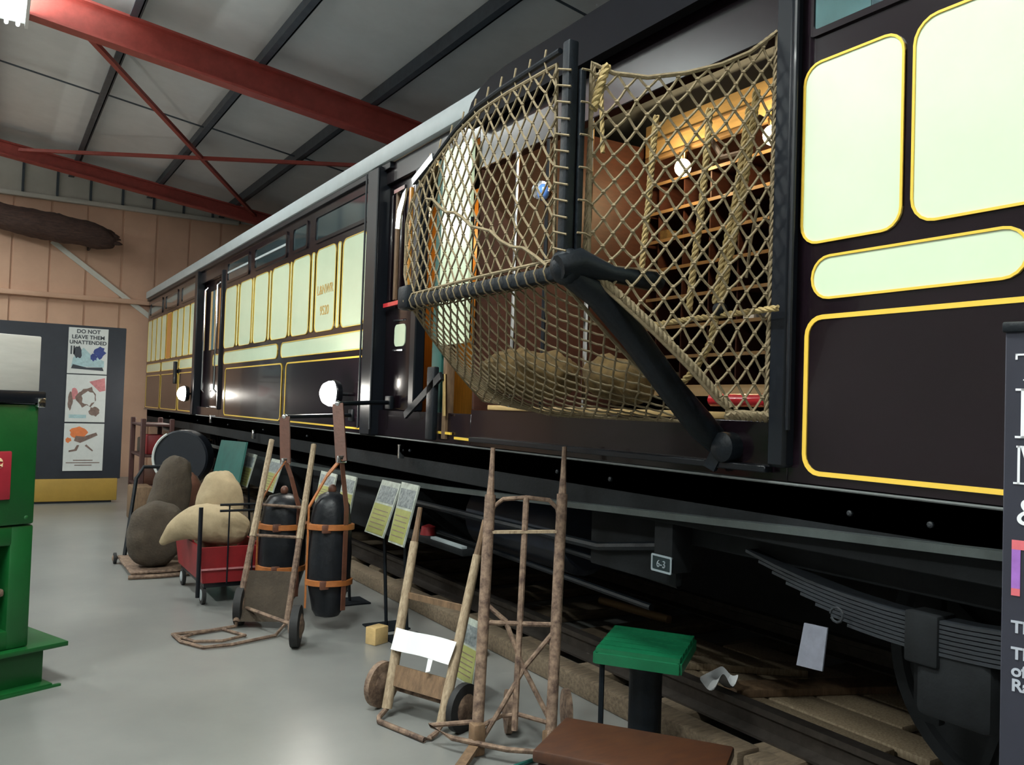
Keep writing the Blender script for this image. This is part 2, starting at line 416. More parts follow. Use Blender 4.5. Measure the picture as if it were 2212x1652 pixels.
batten(0.06, -4.3, 5.23, 'white fluorescent batten of the same row hung by the front wall', 'front')
batten(-3.2, 2.45, 5.23, 'white fluorescent batten of the aisle row hung beside the near red rafter', 'aisle')
batten(-3.2, 9.2, 5.23, 'white fluorescent batten of the aisle row hung beside the middle red rafter', 'middle')
batten(-3.2, 15.2, 5.23, 'white fluorescent batten of the aisle row hung near the end wall', 'far')

# =====================================================================================================
# THE RAILWAY TRACK
# =====================================================================================================
trk = thing('railway_track', 'wooden sleepers, baulk and steel rails laid under the mail carriage', 'track', (3.85, 8, 0))
b0 = MB().bbox(-.86, .9, -.125, .125, 0.0, .075, .012)
slp = None
for k in range(25):
    Y = 0.65 + k * 0.66
    if slp is None:
        slp = b0.build('sleeper', 'sleeper', trk); o = slp
        o.matrix_parent_inverse = Matrix.Identity(4)
    else:
        o = slp.copy(); COL.objects.link(o)
    o.location = V((3.85 + random.uniform(-.05, .05), Y, 0.001)) - LOC[trk.name]
    o.rotation_euler.z = random.uniform(-.03, .03)
def rail(X):
    pr = [(-.065, 0), (.065, 0), (.065, .012), (.01, .03), (.01, .09), (.033, .1), (.033, .13), (-.033, .13), (-.033, .1), (-.01, .09), (-.01, .03), (-.065, .012)]
    MB().prism(pr, 17.3, lambda a, c, d: V((X + a, -.5 + d, .075 + c))).build('rail', 'rail', trk)
rail(3.13); rail(4.57)
for k, (x0, y0, y1) in enumerate(((3.22, 2.35, 3.95), (3.47, 2.2, 3.8), (3.72, 2.5, 4.1), (3.97, 2.3, 3.9))):
    MB().bbox(x0, x0 + .23, y0, y1, .076, .115, .006).build('crossing_board', 'ashwood', trk)
for k in range(6):                                       # timber baulk along the platform side of the track
    y0 = 0.2 + k * 2.45
    MB().bbox(2.80, 2.94, y0, y0 + 2.42, 0.0, .11, .012).build('baulk', 'sleeper', trk)

# =====================================================================================================
# THE MAIL CARRIAGE
# =====================================================================================================
XS = 2.55
car = thing('mail_carriage', 'black and cream travelling post office carriage with yellow lining', 'carriage', (3.85, 8, 0.205))
def yz(x, sgn=-1): return lambda a, c, d: V((x + sgn * d, a, c))
def seg(name, y0, y1, z0, z1, x0=XS, x1=XS + .07, m='body', par=car, bev=0.004):
    return MB().bbox(x0, x1, min(y0, y1), max(y0, y1), z0, z1, bev, seg=1).build(name, m, par)
def panel(name, y0, y1, z0, z1, r=.05, m='cream', lw=.012, x=XS, lin='gold', th=.004):
    p = MB().prism(rr(y0, y1, z0, z1, r), th, yz(x)).build(name, m, car)
    if lw:
        MB().ring(rr(y0, y1, z0, z1, r), rr(min(y0, y1) + lw, max(y0, y1) - lw, z0 + lw, z1 - lw, max(r - lw, .004)), .009, yz(x)).build('lining', lin, p)
    return p
ZB, ZG = 1.305, 3.375
# body side, in lengths between the doorways
seg('body_side', 17.45, 12.9, ZB, ZG)
seg('body_side', 11.4, 6.30, ZB, ZG)
seg('body_side', 2.20, -1.2, ZB, ZG)
seg('body_side', 4.66, 2.20, ZB, 1.53)                    # sill under the net doorway
seg('body_side', 4.66, 2.20, 3.02, ZG)                    # head over the net doorway
seg('body_side', 6.30, 4.66, ZB, 1.50)
seg('body_side', 6.30, 4.66, 3.22, ZG)
seg('body_side', 12.9, 11.4, ZB, 1.42); seg('body_side', 12.9, 11.4, 3.16, ZG)
MB().bbox(XS + .02, 5.15, 17.38, 17.45, ZB, ZG, .01).build('end_wall', 'body', car)
MB().bbox(XS + .02, 5.15, -1.2, -1.13, ZB, ZG, .01).build('end_wall', 'body', car)
MB().bbox(5.08, 5.15, -1.2, 17.45, ZB, ZG, .01).build('far_side', 'body', car)
MB().bbox(XS + .04, 5.1, -1.15, 17.4, 1.16, 1.30, .01).build('carriage_floor', 'under', car)
# roof (curved) and gutter
pts = []; prof = [(2.535, 3.45), (2.62, 3.52), (2.8, 3.63), (3.1, 3.75), (3.5, 3.83), (3.85, 3.85), (4.2, 3.83), (4.6, 3.75), (4.9, 3.63), (5.08, 3.52), (5.165, 3.45),
        (5.165, 3.40), (4.85, 3.57), (4.55, 3.69), (4.2, 3.77), (3.85, 3.79), (3.5, 3.77), (3.15, 3.69), (2.85, 3.57), (2.535, 3.38)]
n = len(prof) // 2
b = MB(); vs = [V((x, y, z)) for y in (-1.2, 17.5) for x, z in prof]; N_ = len(prof)
fs = [(i, (i + 1) % N_, N_ + (i + 1) % N_, N_ + i) for i in range(N_)]
for i in range(n - 1):
    fs += [(i, i + 1, N_ - 2 - i, N_ - 1 - i), (N_ + i, N_ + N_ - 1 - i, N_ + N_ - 2 - i, N_ + i + 1)]
b.add(vs, fs, True).build('roof', 'roof', car)
MB().bbox(2.50, 2.56, 4.45, 17.5, 3.375, 3.505, .012).build('gutter', 'gutter', car)
seg('cornice', 17.46, 6.0, 3.325, 3.375, XS - .03, XS + .02, 'black')
# black fascia with a rounded end above the net doorway
fp = [(4.69, 3.27), (4.68, 3.33), (4.62, 3.41), (4.52, 3.465), (4.40, 3.495), (4.22, 3.508), (-1.2, 3.508), (-1.2, 3.27)]
MB().prism(fp, .06, yz(2.52)).build('fascia', 'fascia', car)
# bottom mouldings and solebar
MB().tube([(XS - .012, -1.2, ZB - .005), (XS - .012, 17.45, ZB - .005)], .0055, 8).build('bottom_bead', 'beadgrey', car)
seg('solebar', 17.4, -1.2, 1.06, 1.30, XS + .04, XS + .10, 'under')
tr = [(-1.0, 1.19), (1.4, 1.163), (2.2, 1.129), (3.57, 1.067), (5.05, 1.006), (6.5, .965), (10.0, .90), (13.0, .93), (17.2, 1.06)]
b = MB()
for (ya, za), (yb, zbb) in zip(tr[:-1], tr[1:]): b.bar((XS + .015, ya, za), (XS + .015, yb, zbb), .05, .028)
b.build('truss_rod', 'gutter', car).data.materials[0] = mat('truss_steel', (0.07, 0.085, 0.085), 0.4, 0.3, var=0.4)
for Y in (-.2, 1.65, 1.95, 3.3, 3.75, 5.6, 7.9, 9.4, 11.0, 12.8, 15):
    MB().lathe([(.009, 0), (.011, .004), (.011, .012), (.006, .016)], (XS + .04, Y, 1.22), (-1, 0, 0), 8).build('bolt', 'springs', car)
for px, py in ((547, 938), (864, 975), (455, 905)):
    p = WX(px, py, 2.53); MB().bbox(2.515, 2.56, p.y - .012, p.y + .012, p.z - .05, p.z + .05, .005).build('lamp_iron', 'chrome', car)
# ---- near end panels
panel('cream_panel', 2.158, 1.745, 2.178, 2.85, .075, lw=.009)
panel('cream_panel', 1.715, 0.98, 2.185, 2.86, .085, lw=.009)
panel('cream_panel', 0.95, 0.2, 2.185, 2.86, .085, lw=.009)
panel('waist_panel', 2.105, 1.335, 1.972, 2.132, .078, lw=.009)
panel('waist_panel', 1.29, 0.2, 1.972, 2.132, .078, lw=.009)
panel('lower_panel', 2.128, 1.10, 1.340, 1.918, .075, 'body', lw=.017)
panel('lower_panel', 1.05, 0.1, 1.340, 1.918, .075, 'body', lw=.017)
wnd = MB().ring(rr(2.14, 0.95, 2.945, 3.29, .03), rr(2.115, .975, 2.97, 3.265, .02), .012, yz(XS)).build('window_frame', 'body', car)
for i, (a, c, mm) in enumerate(((2.115, 1.88, 'reflteal'), (1.878, 1.80, 'reflcurtain'), (1.798, 1.72, 'reflcurtain'), (1.718, .975, 'reflteal'))):
    MB().box(XS - .003, XS - .001, c, a, 2.968, 3.267).build('reflection_strip', mm, wnd)  # added strips, coloured to imitate the interior and reflections in the glass
MB().box(XS - .0065, XS - .0045, .98, 2.112, 2.972, 3.262).build('pane', mat('clear_pane', (0.9, 0.95, 0.95), 0.03, trans=1.0, ior=1.45), wnd)
# near door post
seg('door_post', 2.262, 2.175, 1.36, 3.30, XS - .05, XS + .02, 'black', bev=.012)
MB().tube([(XS - .045, 2.165, 1.5), (XS - .045, 2.165, 3.2)], .010, 8).build('grab_rail', 'black', car)
seg('sill_plate', 2.27, 4.6, 1.335, 1.362, XS - .045, XS, 'black')
# ---- the long middle length: tall cream panels with narrow strips between
edges = [(11.24, 10.66), (10.50, 9.95), (9.84, 9.28), (9.14, 8.53), (8.42, 7.88), (7.70, 7.18), (7.01, 6.47)]
for i, (a, c) in enumerate(edges):
    panel('cream_panel', a, c, 2.175, 2.935, .075, lw=.005)
    if i < len(edges) - 1:
        g0 = c; g1 = edges[i + 1][0]; q_ = (g0 - g1)
        if q_ > .09: panel('cream_strip', g0 - .27 * q_, g1 + .27 * q_, 2.185, 2.93, .03, lw=.004)
panel('cream_strip', 6.425, 6.355, 2.185, 2.93, .035, lw=.005)
txp = XS - .0055
text_mesh('lettering', 'L&NWR', 'goldtext', (txp, 7.44, 2.515), (0, -1, 0), (0, 0, 1), .12, car)
text_mesh('lettering', '9520', 'goldtext', (txp, 7.44, 2.325), (0, -1, 0), (0, 0, 1), .12, car)
panel('waist_panel', 11.22, 8.85, 1.975, 2.132, .07, lw=.007)
panel('waist_panel', 8.73, 6.36, 1.975, 2.132, .07, lw=.007)
panel('lower_panel', 11.1, 8.66, 1.335, 1.925, .07, 'body', lw=.014)
panel('lower_panel', 8.54, 6.40, 1.335, 1.925, .07, 'body', lw=.014)
def toplight(y0, y1, z0=3.0, z1=3.27, nl=1):
    p = MB().ring(rr(y0, y1, z0, z1, .045), rr(min(y0, y1) + .035, max(y0, y1) - .035, z0 + .03, z1 - .03, .03), .014, yz(XS)).build('window_frame', 'body', car)
    MB().prism(rr(min(y0, y1) + .03, max(y0, y1) - .03, z0 + .026, z1 - .026, .03), .003, yz(XS)).build('pane', 'glass', p)
    if nl > 1:
        MB().box(XS - .012, XS - .003, min(y0, y1) + .04, max(y0, y1) - .04, (z0 + z1) / 2 - .012, (z0 + z1) / 2 + .012).build('glazing_bar', 'gutter', p)
toplight(11.2, 10.12, nl=2); toplight(9.9, 8.64, nl=2); toplight(8.47, 7.98); toplight(7.78, 6.42)
# ---- far door recess with chrome grab rails and curtained window
MB().bbox(XS + .05, XS + .1, 11.42, 12.88, 1.42, 3.16, .006).build('door', 'body', car)
seg('door_post', 12.92, 12.74, 1.30, 3.34, XS - .06, XS + .05, 'black', bev=.012)
seg('door_post', 11.42, 11.36, 1.40, 3.2, XS - .03, XS + .03, 'black', bev=.01)
for Y in (12.30, 11.56):
    MB().tube([(XS + .0, Y, 1.62), (XS - .035, Y, 1.66), (XS - .035, Y, 3.02), (XS + .0, Y, 3.06)], .014, 8).build('grab_rail', 'chrome', car)
for k, mm in enumerate(('pelmet', 'reflcurtain', 'pelmet', 'bluelack', 'orangewood')):
    MB().bbox(XS + .03, XS + .05, 12.25 - k * .13, 12.25 - k * .13 - .11, 2.2, 3.0, .004).build('curtain', mm, car)
panel('waist_panel', 12.05, 11.45, 1.975, 2.13, .05, lw=.012, x=XS + .05)
# ---- far length
k = 0
for i in range(9):
    y1 = 17.35 - i * .49; y0 = y1 - .43
    if i in (4,):
        panel('orange_panel', y1, y0, 2.175, 2.935, .04, 'orangewood', lw=.01)  # one panel coloured orange-brown
    else: panel('cream_panel', y1, y0, 2.175, 2.935, .04, lw=.008)
for a, c in ((17.35, 15.85), (15.75, 14.25), (14.15, 12.98)):
    panel('waist_panel', a, c, 1.975, 2.13, .05, lw=.011)
    panel('lower_panel', a, c, 1.335, 1.92, .05, 'body', lw=.012)
for a, c in ((17.2, 15.9), (15.6, 14.5), (14.2, 13.1)): toplight(a, c)
MB().bbox(XS - .06, XS, 14.3, 14.36, 1.75, 2.1, .01).build('door_handle', 'black', car)
# ---- near doorway with lit lobby
seg('door_post', 6.34, 6.12, 1.30, 3.36, XS - .07, XS + .06, 'black', bev=.014)
for Y, r_ in ((6.355, .008), (6.115, .008)):
    MB().tube([(XS - .072, Y, 1.35), (XS - .072, Y, 3.34)], r_, 6).build('post_bead', 'springs', car)
MB().bbox(XS + .03, XS + .08, 5.56, 6.12, 1.50, 3.22, .006).build('door', 'body', car)
for k, Y in enumerate((6.02, 5.93, 5.84, 5.70, 5.62)):
    MB().bbox(XS + .005, XS + .03, Y - .02, Y + .02, 2.32, 3.12, .006).build('door_batten', ('body', 'darkwood', 'body', 'orangewood', 'body')[k], car)
MB().prism(rr(5.74, 5.93, 1.972, 2.135, .04), .006, yz(XS + .03)).build('waist_panel', 'cream', car)
for z in (2.165, 1.945): MB().tube([(XS + .02, 5.93, z), (XS + .02, 5.76, z)], .008, 6).build('door_bead', 'chrome', car)
MB().bar((XS - .01, 6.06, 2.285), (XS - .01, 5.735, 2.29), .02, .03).build('red_handle', 'redlamp', car)
MB().bar((XS - .01, 5.93, 3.125), (XS - .01, 5.74, 3.13), .02, .028).build('handle', 'chrome', car)
seg('door_post', 5.56, 5.47, 1.50, 3.22, XS - .02, XS + .06, 'black', bev=.008)
# open lobby: posts and the lit inner partition
MB().bbox(XS + .02, XS + .08, 5.13, 5.28, 1.42, 3.22, .008).build('lobby_post', 'teal', car)
MB().bbox(XS - .02, XS + .04, 4.965, 5.02, 1.33, 3.22, .006).build('lobby_post', 'darkwood', car)
MB().tube([(XS - .03, 4.955, 1.48), (XS - .03, 4.975, 1.75)], .014, 8).build('grab_rail', 'brass', car)
panel('cream_panel', 5.085, 4.69, 1.94, 3.22, .03, lw=.02, x=XS - .005, th=.03)
MB().bbox(XS - .012, XS - .03, 4.93, 4.68, 2.70, 2.72, .004).build('hinge', 'black', car)
MB().bbox(3.3, 3.36, 5.9, 7.6, 1.32, 3.3, .006).build('partition', 'orangewood', car)
MB().bbox(2.62, 3.36, 7.55, 7.6, 1.32, 3.3, .006).build('partition', 'orangewood', car)
MB().bbox(2.64, 5.06, 4.79, 4.82, 1.32, 3.45, .006).build('partition', 'mahog', car)
lb = MB().lathe([(.03, 0), (.06, .03), (.065, .07), (.04, .11), (.01, .12)], (2.95, 6.3, 3.05), (0, 0, 1), 16).build('lobby_lamp', 'warmglass', car)
light('lobby_light', 'POINT', (2.95, 6.25, 2.95), 16, (1.0, 0.62, 0.25), .06, parent=lb)
for Y, z in ((4.99, 1.372), (4.72, 1.345)):
    MB().bar((XS - .012, Y + .12, z), (XS - .012, Y - .1, z - .002), .012, .016).build('step_edge', 'gold', car)
# diagonal iron stay in front of the lobby
MB().bar((XS - .06, 5.50, 1.47), (XS - .06, 4.96, 1.74), .02, .05).build('stay', 'iron', car)
MB().bbox(XS - .07, XS - .03, 5.05, 5.16, 1.32, 1.80, .01).build('stay_post', 'iron', car)
# ---- sorting office interior seen through the net
XI = 3.95
ip = WX(1395, 275, XI); iq = WX(1720, 175, XI); zt = ip.z; zbm = WX(1425, 335, XI).z
pel = MB().bbox(XI, XI + .04, 2.3, ip.y, zbm, zt, .008).build('pelmet', 'pelmet', car)
MB().bbox(XI - .015, XI + .03, 2.3, ip.y - .02, zbm - .03, zbm, .005).build('moulding', 'shelfedge', pel)
MB().bbox(XI - .012, XI, 2.3, ip.y - .01, zbm + .10, zbm + .118, .004).build('moulding', 'shelfedge', pel)
bk = MB().bbox(XI + .42, XI + .46, 1.2, 4.77, 1.3, 3.6, .004).build('sorting_frame_back', 'mahog', car)
zs = [1.72 + .205 * i for i in range(8)]
for z in zs:
    sh = MB().box(XI + .06, XI + .44, 1.3, 4.76, z, z + .014).build('shelf', 'mahog', car)
    MB().box(XI + .05, XI + .06, 1.3, 4.76, z - .004, z + .018).build('shelf_edge', 'shelfedge', sh)
div = None
for i in range(14):
    Y = 1.35 + i * .255
    if div is None:
        div = MB().box(XI + .07, XI + .43, -.006, .006, 1.72, 3.2).build('divider', 'mahog', car); o = div
    else:
        o = div.copy(); COL.objects.link(o)
    o.location.y = Y
MB().bbox(XI - .28, XI + .3, 1.3, 4.76, 1.66, 1.70, .008).build('sorting_counter', 'mahog', car)
MB().box(XI - .285, XI - .278, 1.3, 4.76, 1.655, 1.705).build('counter_edge', 'shelfedge', car)
random.seed(11)
for i in range(16):
    Y = 1.5 + random.random() * 3.2; z = random.choice(zs[:6])
    MB().box(XI + .08, XI + .3, Y, Y + random.uniform(.05, .1), z + .016, z + random.uniform(.05, .11)).build('letter_bundle', random.choice(('paper', 'canvas', 'tansack')), car)
def globe(px, py):
    p = WX(px, py, XI - .06)
    g = MB().ball(p, (.055, .055, .06), 16, 10).build('inner_lamp', 'warmglass', car)
    MB().lathe([(.02, 0), (.025, .02), (.03, .05)], p + V((0, 0, .05)), (0, 0, 1), 12).build('lamp_cap', 'brass', g)
    light('inner_light', 'POINT', p + V((-.14, 0, -.02)), 15, (1.0, 0.72, 0.38), .05, parent=g)
globe(1475, 362); globe(1668, 292)
# red fire bucket rail at the foot of the doorway
MB().tube([(XS + .10, 2.70, 1.61), (XS + .10, 2.28, 1.61)], .028, 10).build('red_rail', 'redlamp', car)
MB().bbox(XS + .08, XS + .5, 2.28, 4.6, 1.53, 1.56, .005).build('door_sill', 'pelmet', car)
# ---- underframe gear
def leafspring(yc, xx, zc_, L=1.5, nl=8):
    t = None
    for i in range(nl):
        hl = L / 2 * (1 - i * .09); b = MB(); n_ = 10
        for j in range(n_):
            ya = -hl + 2 * hl * j / n_; yb2 = -hl + 2 * hl * (j + 1) / n_
            f = lambda y: zc_ - i * .0145 + .10 * (y / (L / 2)) ** 2
            b.bar((xx, yc + ya, f(ya)), (xx, yc + yb2, f(yb2)), .09, .011)
        b.build('spring_leaf', 'springs', car)
    MB().bbox(xx - .055, xx + .055, yc - .06, yc + .06, zc_ - .15, zc_ + .02, .01).build('spring_buckle', 'under', car)
def wheelset(yc):
    for X, sg in ((3.10, 1), (4.60, -1)):
        wv = MB().lathe([(.20, -.02), (.44, -.01), (.455, -.03), (.50, -.03), (.50, .09), (.535, .10), (.535, .125), (.46, .125), (.45, .06), (.14, .07), (.10, .12), (.10, -.05), (.13, -.04)][::1], (X, yc, .205 + .50), (sg, 0, 0), 48).build('wheel', 'under', car)
        if X < 4:
            for k in range(10):
                a = 2 * math.pi * k / 10
                MB().bar((X - .012, yc + .13 * math.cos(a), .705 + .13 * math.sin(a)), (X - .012, yc + .44 * math.cos(a), .705 + .44 * math.sin(a)), .03, .05, (1, 0, 0)).build('wheel_spoke', 'under', wv)
    MB().tube([(2.75, yc, .705), (4.9, yc, .705)], .07, 12).build('axle', 'under', car)
    MB().bbox(2.66, 2.90, yc - .13, yc + .13, .58, .84, .03).build('axlebox', 'under', car)
    for s in (-1, 1):
        MB().bbox(2.84, 2.88, yc + s * .2 - .05, yc + s * .2 + .05, .50, 1.1, .008).build('axleguard', 'under', car)
for yc in (1.62, -.9, 13.6, 16.1): wheelset(yc)
leafspring(1.72, 2.70, .90, 1.55)
leafspring(13.6, 2.70, .90, 1.5)
MB().bbox(2.72, 2.80, -1.1, 3.0, .96, 1.10, .01).build('bogie_frame', 'under', car)
MB().bbox(2.72, 2.80, 12.6, 17.1, .96, 1.10, .01).build('bogie_frame', 'under', car)
MB().lathe([(.02, 0), (.20, .01), (.24, .05), (.24, 1.15), (.20, 1.19), (.02, 1.2)], (3.15, 4.2, .78), (0, 1, 0), 24).build('gas_cylinder', 'greydrum', car)
MB().bbox(2.75, 3.4, 5.9, 8.2, .50, .95, .02).build('battery_box', 'under', car)
MB().bbox(2.75, 3.4, 8.9, 11.6, .52, .95, .02).build('battery_box', 'under', car)
MB().tube([(2.68, 3.05, .93), (2.68, 3.5, .86), (2.68, 5.8, .84)], .022, 8).build('brake_pipe', 'iron', car)
for z, y0, y1 in ((.70, 3.2, 5.6), (.55, 3.4, 6.4)):
    MB().tube([(2.95, y0, z), (2.95, y1, z + .06)], .018, 8).build('brake_rod', 'iron', car)
MB().bbox(2.7, 2.74, 2.95, 3.6, .76, 1.08, .01).build('hanger_plate', 'under', car)
MB().bbox(2.68, 2.89, 4.95, 5.93, .57, .615, .008).build('gear_tray', 'under', car)
# numbered plate on the solebar hanger
pl = MB().prism(rr(2.862, 2.997, .838, .915, .008), .006, yz(2.60)).build('number_plate', 'plategreen', car)
MB().ring(rr(2.862, 2.997, .838, .915, .008), rr(2.871, 2.988, .847, .906, .004), .009, yz(2.60)).build('plate_border', 'plateline', pl)
text_mesh('plate_lettering', '6-3', 'plateline', (2.592, 2.93, .86), (0, -1, 0), (0, 0, 1), .045, pl)
MB().bbox(2.60, 2.72, 2.87, 2.99, .84, 1.10, .005).build('plate_bracket', 'under', car)
# grey card tag tied to the spring
tg = thing('card_tag', 'grey card tag tied with wire to the carriage spring', 'tag', (2.62, 2.02, .67))
q4 = [WX(1737, 1345, 2.62), WX(1787, 1356, 2.62), WX(1776, 1450, 2.60), WX(1720, 1436, 2.60)]
MB().add([p for p in q4] + [p + V((.006, 0, 0)) for p in q4], [(0, 1, 2, 3), (7, 6, 5, 4), (0, 4, 5, 1), (1, 5, 6, 2), (2, 6, 7, 3), (3, 7, 4, 0)]).build('card', 'tag', tg)
MB().tube(arc((2.614, 2.02, .85), .026, 0, 330, 10, (0, 1, 0), (0, 0, 1)), .005, 6).build('wire_loop', 'springs', tg)

# =====================================================================================================
# COACH LAMPS
# =====================================================================================================
def coachlamp(px, py, label, power):
    p = WX(px, py, 2.42)
    t = thing('spot_lamp', label, 'lamp', (2.5, p.y, p.z - .08), 'bright lamps on the carriage side')
    MB().lathe([(.045, .055), (.10, .045), (.115, .0), (.11, -.012), (.03, -.014)], p, (1, 0, 0), 20).build('housing', 'black', t)
    MB().lathe([(.105, 0), (.103, .03), (.085, .07), (.05, .095), (.01, .105)], p + V((-.004, 0, 0)), (-1, -.2, 0), 20).build('lens', 'lampglass', t)
    MB().tube([p + V((.045, 0, 0)), (XS, p.y, p.z)], .016, 8).build('bracket', 'black', t)
    light('spot_light', 'POINT', p + V((-.17, -.05, 0)), power, (1.0, .95, .85), .05, parent=t)
coachlamp(720, 850, 'glaring round lamp on the carriage side beside the hanging pouch', 11)
coachlamp(400, 850, 'glaring round lamp beside the far carriage doorway', 11)

# =====================================================================================================
# THE MAIL NET APPARATUS
# =====================================================================================================
def inpoly(p, poly):
    x, y = p; c = False; n_ = len(poly)
    for i in range(n_):
        x1, y1 = poly[i]; x2, y2 = poly[(i + 1) % n_]
        if (y1 > y) != (y2 > y) and x < (x2 - x1) * (y - y1) / (y2 - y1) + x1: c = not c
    return c
def netting(name, poly, wd, ht, mp, parent, r=.0042, m='rope', knot=2.3, border=True, jit=.15):
    b = MB(); xs = [p[0] for p in poly]; ys = [p[1] for p in poly]
    nodes = {}
    def node(i, j):
        if (i, j) not in nodes:
            rnd = random.Random(i * 7919 + j * 104729)
            nodes[(i, j)] = ((i + rnd.uniform(-jit, jit)) * wd / 2, (j + rnd.uniform(-jit, jit)) * ht / 2)
        return nodes[(i, j)]
    for i in range(int(min(xs) / wd * 2) - 2, int(max(xs) / wd * 2) + 3):
        for j in range(int(min(ys) / ht * 2) - 2, int(max(ys) / ht * 2) + 3):
            if (i + j) % 2: continue
            p = node(i, j); pin = inpoly(p, poly)
            if pin:
                c = V(mp(*p)); k = r * knot
                b.add([c + V(d) * k for d in ((1, 0, 0), (-1, 0, 0), (0, 1, 0), (0, -1, 0), (0, 0, 1), (0, 0, -1))],
                      [(0, 2, 4), (2, 1, 4), (1, 3, 4), (3, 0, 4), (2, 0, 5), (1, 2, 5), (3, 1, 5), (0, 3, 5)])
            for dj in (1, -1):
                q_ = node(i + 1, j + dj); qin = inpoly(q_, poly)
                if not (pin or qin): continue
                a, c = p, q_
                if not pin or not qin:
                    lo, hi = (a, c) if pin else (c, a); l0, h0 = lo, hi
                    for _ in range(8):
                        md = ((l0[0] + h0[0]) / 2, (l0[1] + h0[1]) / 2)
                        if inpoly(md, poly): l0 = md
                        else: h0 = md
                    a, c = lo, l0
                    if (a[0] - c[0]) ** 2 + (a[1] - c[1]) ** 2 < 1e-5: continue
                md = ((a[0] + c[0]) / 2, (a[1] + c[1]) / 2)
                b.tube([mp(*a), V(mp(*md)) + V((0, 0, -.002)), mp(*c)], r, 5, caps=False)
    o = b.build(name, m, parent)
    if border:
        pts_ = []
        n_ = len(poly)
        for i in range(n_):
            a = poly[i]; c = poly[(i + 1) % n_]; L_ = math.hypot(a[0] - c[0], a[1] - c[1]); k = max(1, int(L_ / .06))
            pts_ += [mp(a[0] + (c[0] - a[0]) * t / k, a[1] + (c[1] - a[1]) * t / k) for t in range(k)]
        MB().tube(pts_, r * 1.7, 6, closed=True).build('border_cord', m, o)
    return o
net = thing('mail_catching_net', 'brown rope mail catching net on a black iron frame on the carriage', 'net', (2.2, 3.2, 1.50))
A0 = V((1.80, 2.60, 2.05)); AT = V((1.79, 2.60, 2.865)); F0 = V((1.78, 3.95, 2.06)); PV = V((2.50, 2.56, 1.47))
# frame
MB().bbox(1.755, 1.80, 2.555, 2.60, 2.02, 2.90, .008).build('frame_post', 'iron', net)
MB().bbox(1.805, 1.83, 2.545, 2.575, 2.06, 2.80, .006).build('frame_post', 'iron', net)
MB().bar(A0 + V((-.02, -.03, -.0)), F0 + V((0, .03, 0)), .05, .055, bev=.01).build('frame_bar', 'iron', net)
MB().bbox(1.74, 1.83, 3.88, 4.0, 2.02, 2.14, .02).build('frame_corner', 'iron', net)
b = MB(); am = [A0 + V((.0, -.02, .0)), V((1.93, 2.575, 1.985)), V((2.10, 2.57, 1.84)), V((2.30, 2.565, 1.64)), V((2.46, 2.56, 1.50)), V((2.56, 2.55, 1.42))]
b.tube(am, [.05, .055, .055, .055, .06, .05], 10); b.build('frame_arm', 'iron', net)
k1 = WY(1200, 585, 2.56); k2 = WY(1385, 595, 2.50)
b = MB(); b.tube([V((1.74, 2.56, 2.06)), V((1.82, 2.55, 2.085)), V((1.95, 2.52, 2.055)), V((2.12, 2.49, 2.045)), V((2.16, 2.48, 2.03))], [.045, .055, .032, .042, .025], 10)
b.build('handle_lever', 'iron', net)
MB().ball((1.79, 2.58, 2.07), (.06, .07, .07), 12, 8).build('frame_knuckle', 'iron', net)
MB().lathe([(.04, 0), (.06, .01), (.06, .07), (.03, .09)], (2.56, 2.48, 1.42), (-1, 0, 0), 16).build('pivot', 'iron', net)
MB().bar((2.52, 2.50, 1.44), (2.50, 2.55, 1.33), .03, .05).build('pivot_stay', 'iron', net)
# curved top frame of the outer face: chrome end, then black
cv = [(4.02, 2.46), (4.00, 2.52), (3.96, 2.58), (3.86, 2.64), (3.66, 2.71), (3.45, 2.795), (3.25, 2.845), (3.05, 2.86), (2.62, 2.875)]
MB().tube([V((1.76, y, z)) for y, z in cv[3:]], .012, 8).build('top_hoop', 'iron', net)
ch = MB(); ch.prism([(4.045, 2.44), (4.03, 2.53), (3.97, 2.605), (3.93, 2.625), (3.945, 2.57), (3.985, 2.50), (3.995, 2.43)], .01, lambda a, c, d: V((1.75 - d, a, c)))
ch.build('chrome_end', 'chrome', net)
MB().bar((1.755, 3.88, 2.648), (1.755, 3.66, 2.722), .014, .035).build('chrome_end', 'chrome', net)
# outer face
ang = lambda y: 0.03 * math.sin(math.pi * min(max((y - 2.62) / 1.35, 0), 1))
pf = [(2.64, 2.10), (3.93, 2.09), (3.985, 2.20), (3.985, 2.46), (3.93, 2.56), (3.80, 2.635), (3.62, 2.705), (3.42, 2.775), (3.22, 2.815), (3.0, 2.83), (2.66, 2.84)]
netting('outer_net', pf, .078, .098, lambda y, z: V((1.775 - ang(y) * (1 - abs(z - 2.45)), y, z)), net, r=.0046)
MB().tube([V((1.762 - ang(y), y, 2.53 - .44 * (3.70 - y) / 1.04 + .012 * math.sin(23 * y))) for y in [3.70 - .08 * i for i in range(14)]], .007, 6).build('gather_cord', 'rope', net)
# near face (post -> carriage side)
fa = V((1.845, 2.575)); fb = V((2.515, 2.265)); fd = (fb - fa); fl = fd.length; fd.normalize()
def nf(a, z): return V((fa.x + fd.x * a, fa.y + fd.y * a - .03 * math.sin(math.pi * a / fl), z))
ntop = [(0.02, 2.835), (.10, 2.80), (.22, 2.79), (.36, 2.815), (.5, 2.86), (.62, 2.92), (.72, 3.0), (fl, 3.015)]
pn = [(fl, 1.535), (.60, 1.545), (.52, 1.60), (.40, 1.72), (.27, 1.84), (.14, 1.955), (.03, 2.05)] + ntop
netting('near_net', pn, .0745, .098, nf, net, r=.0052)
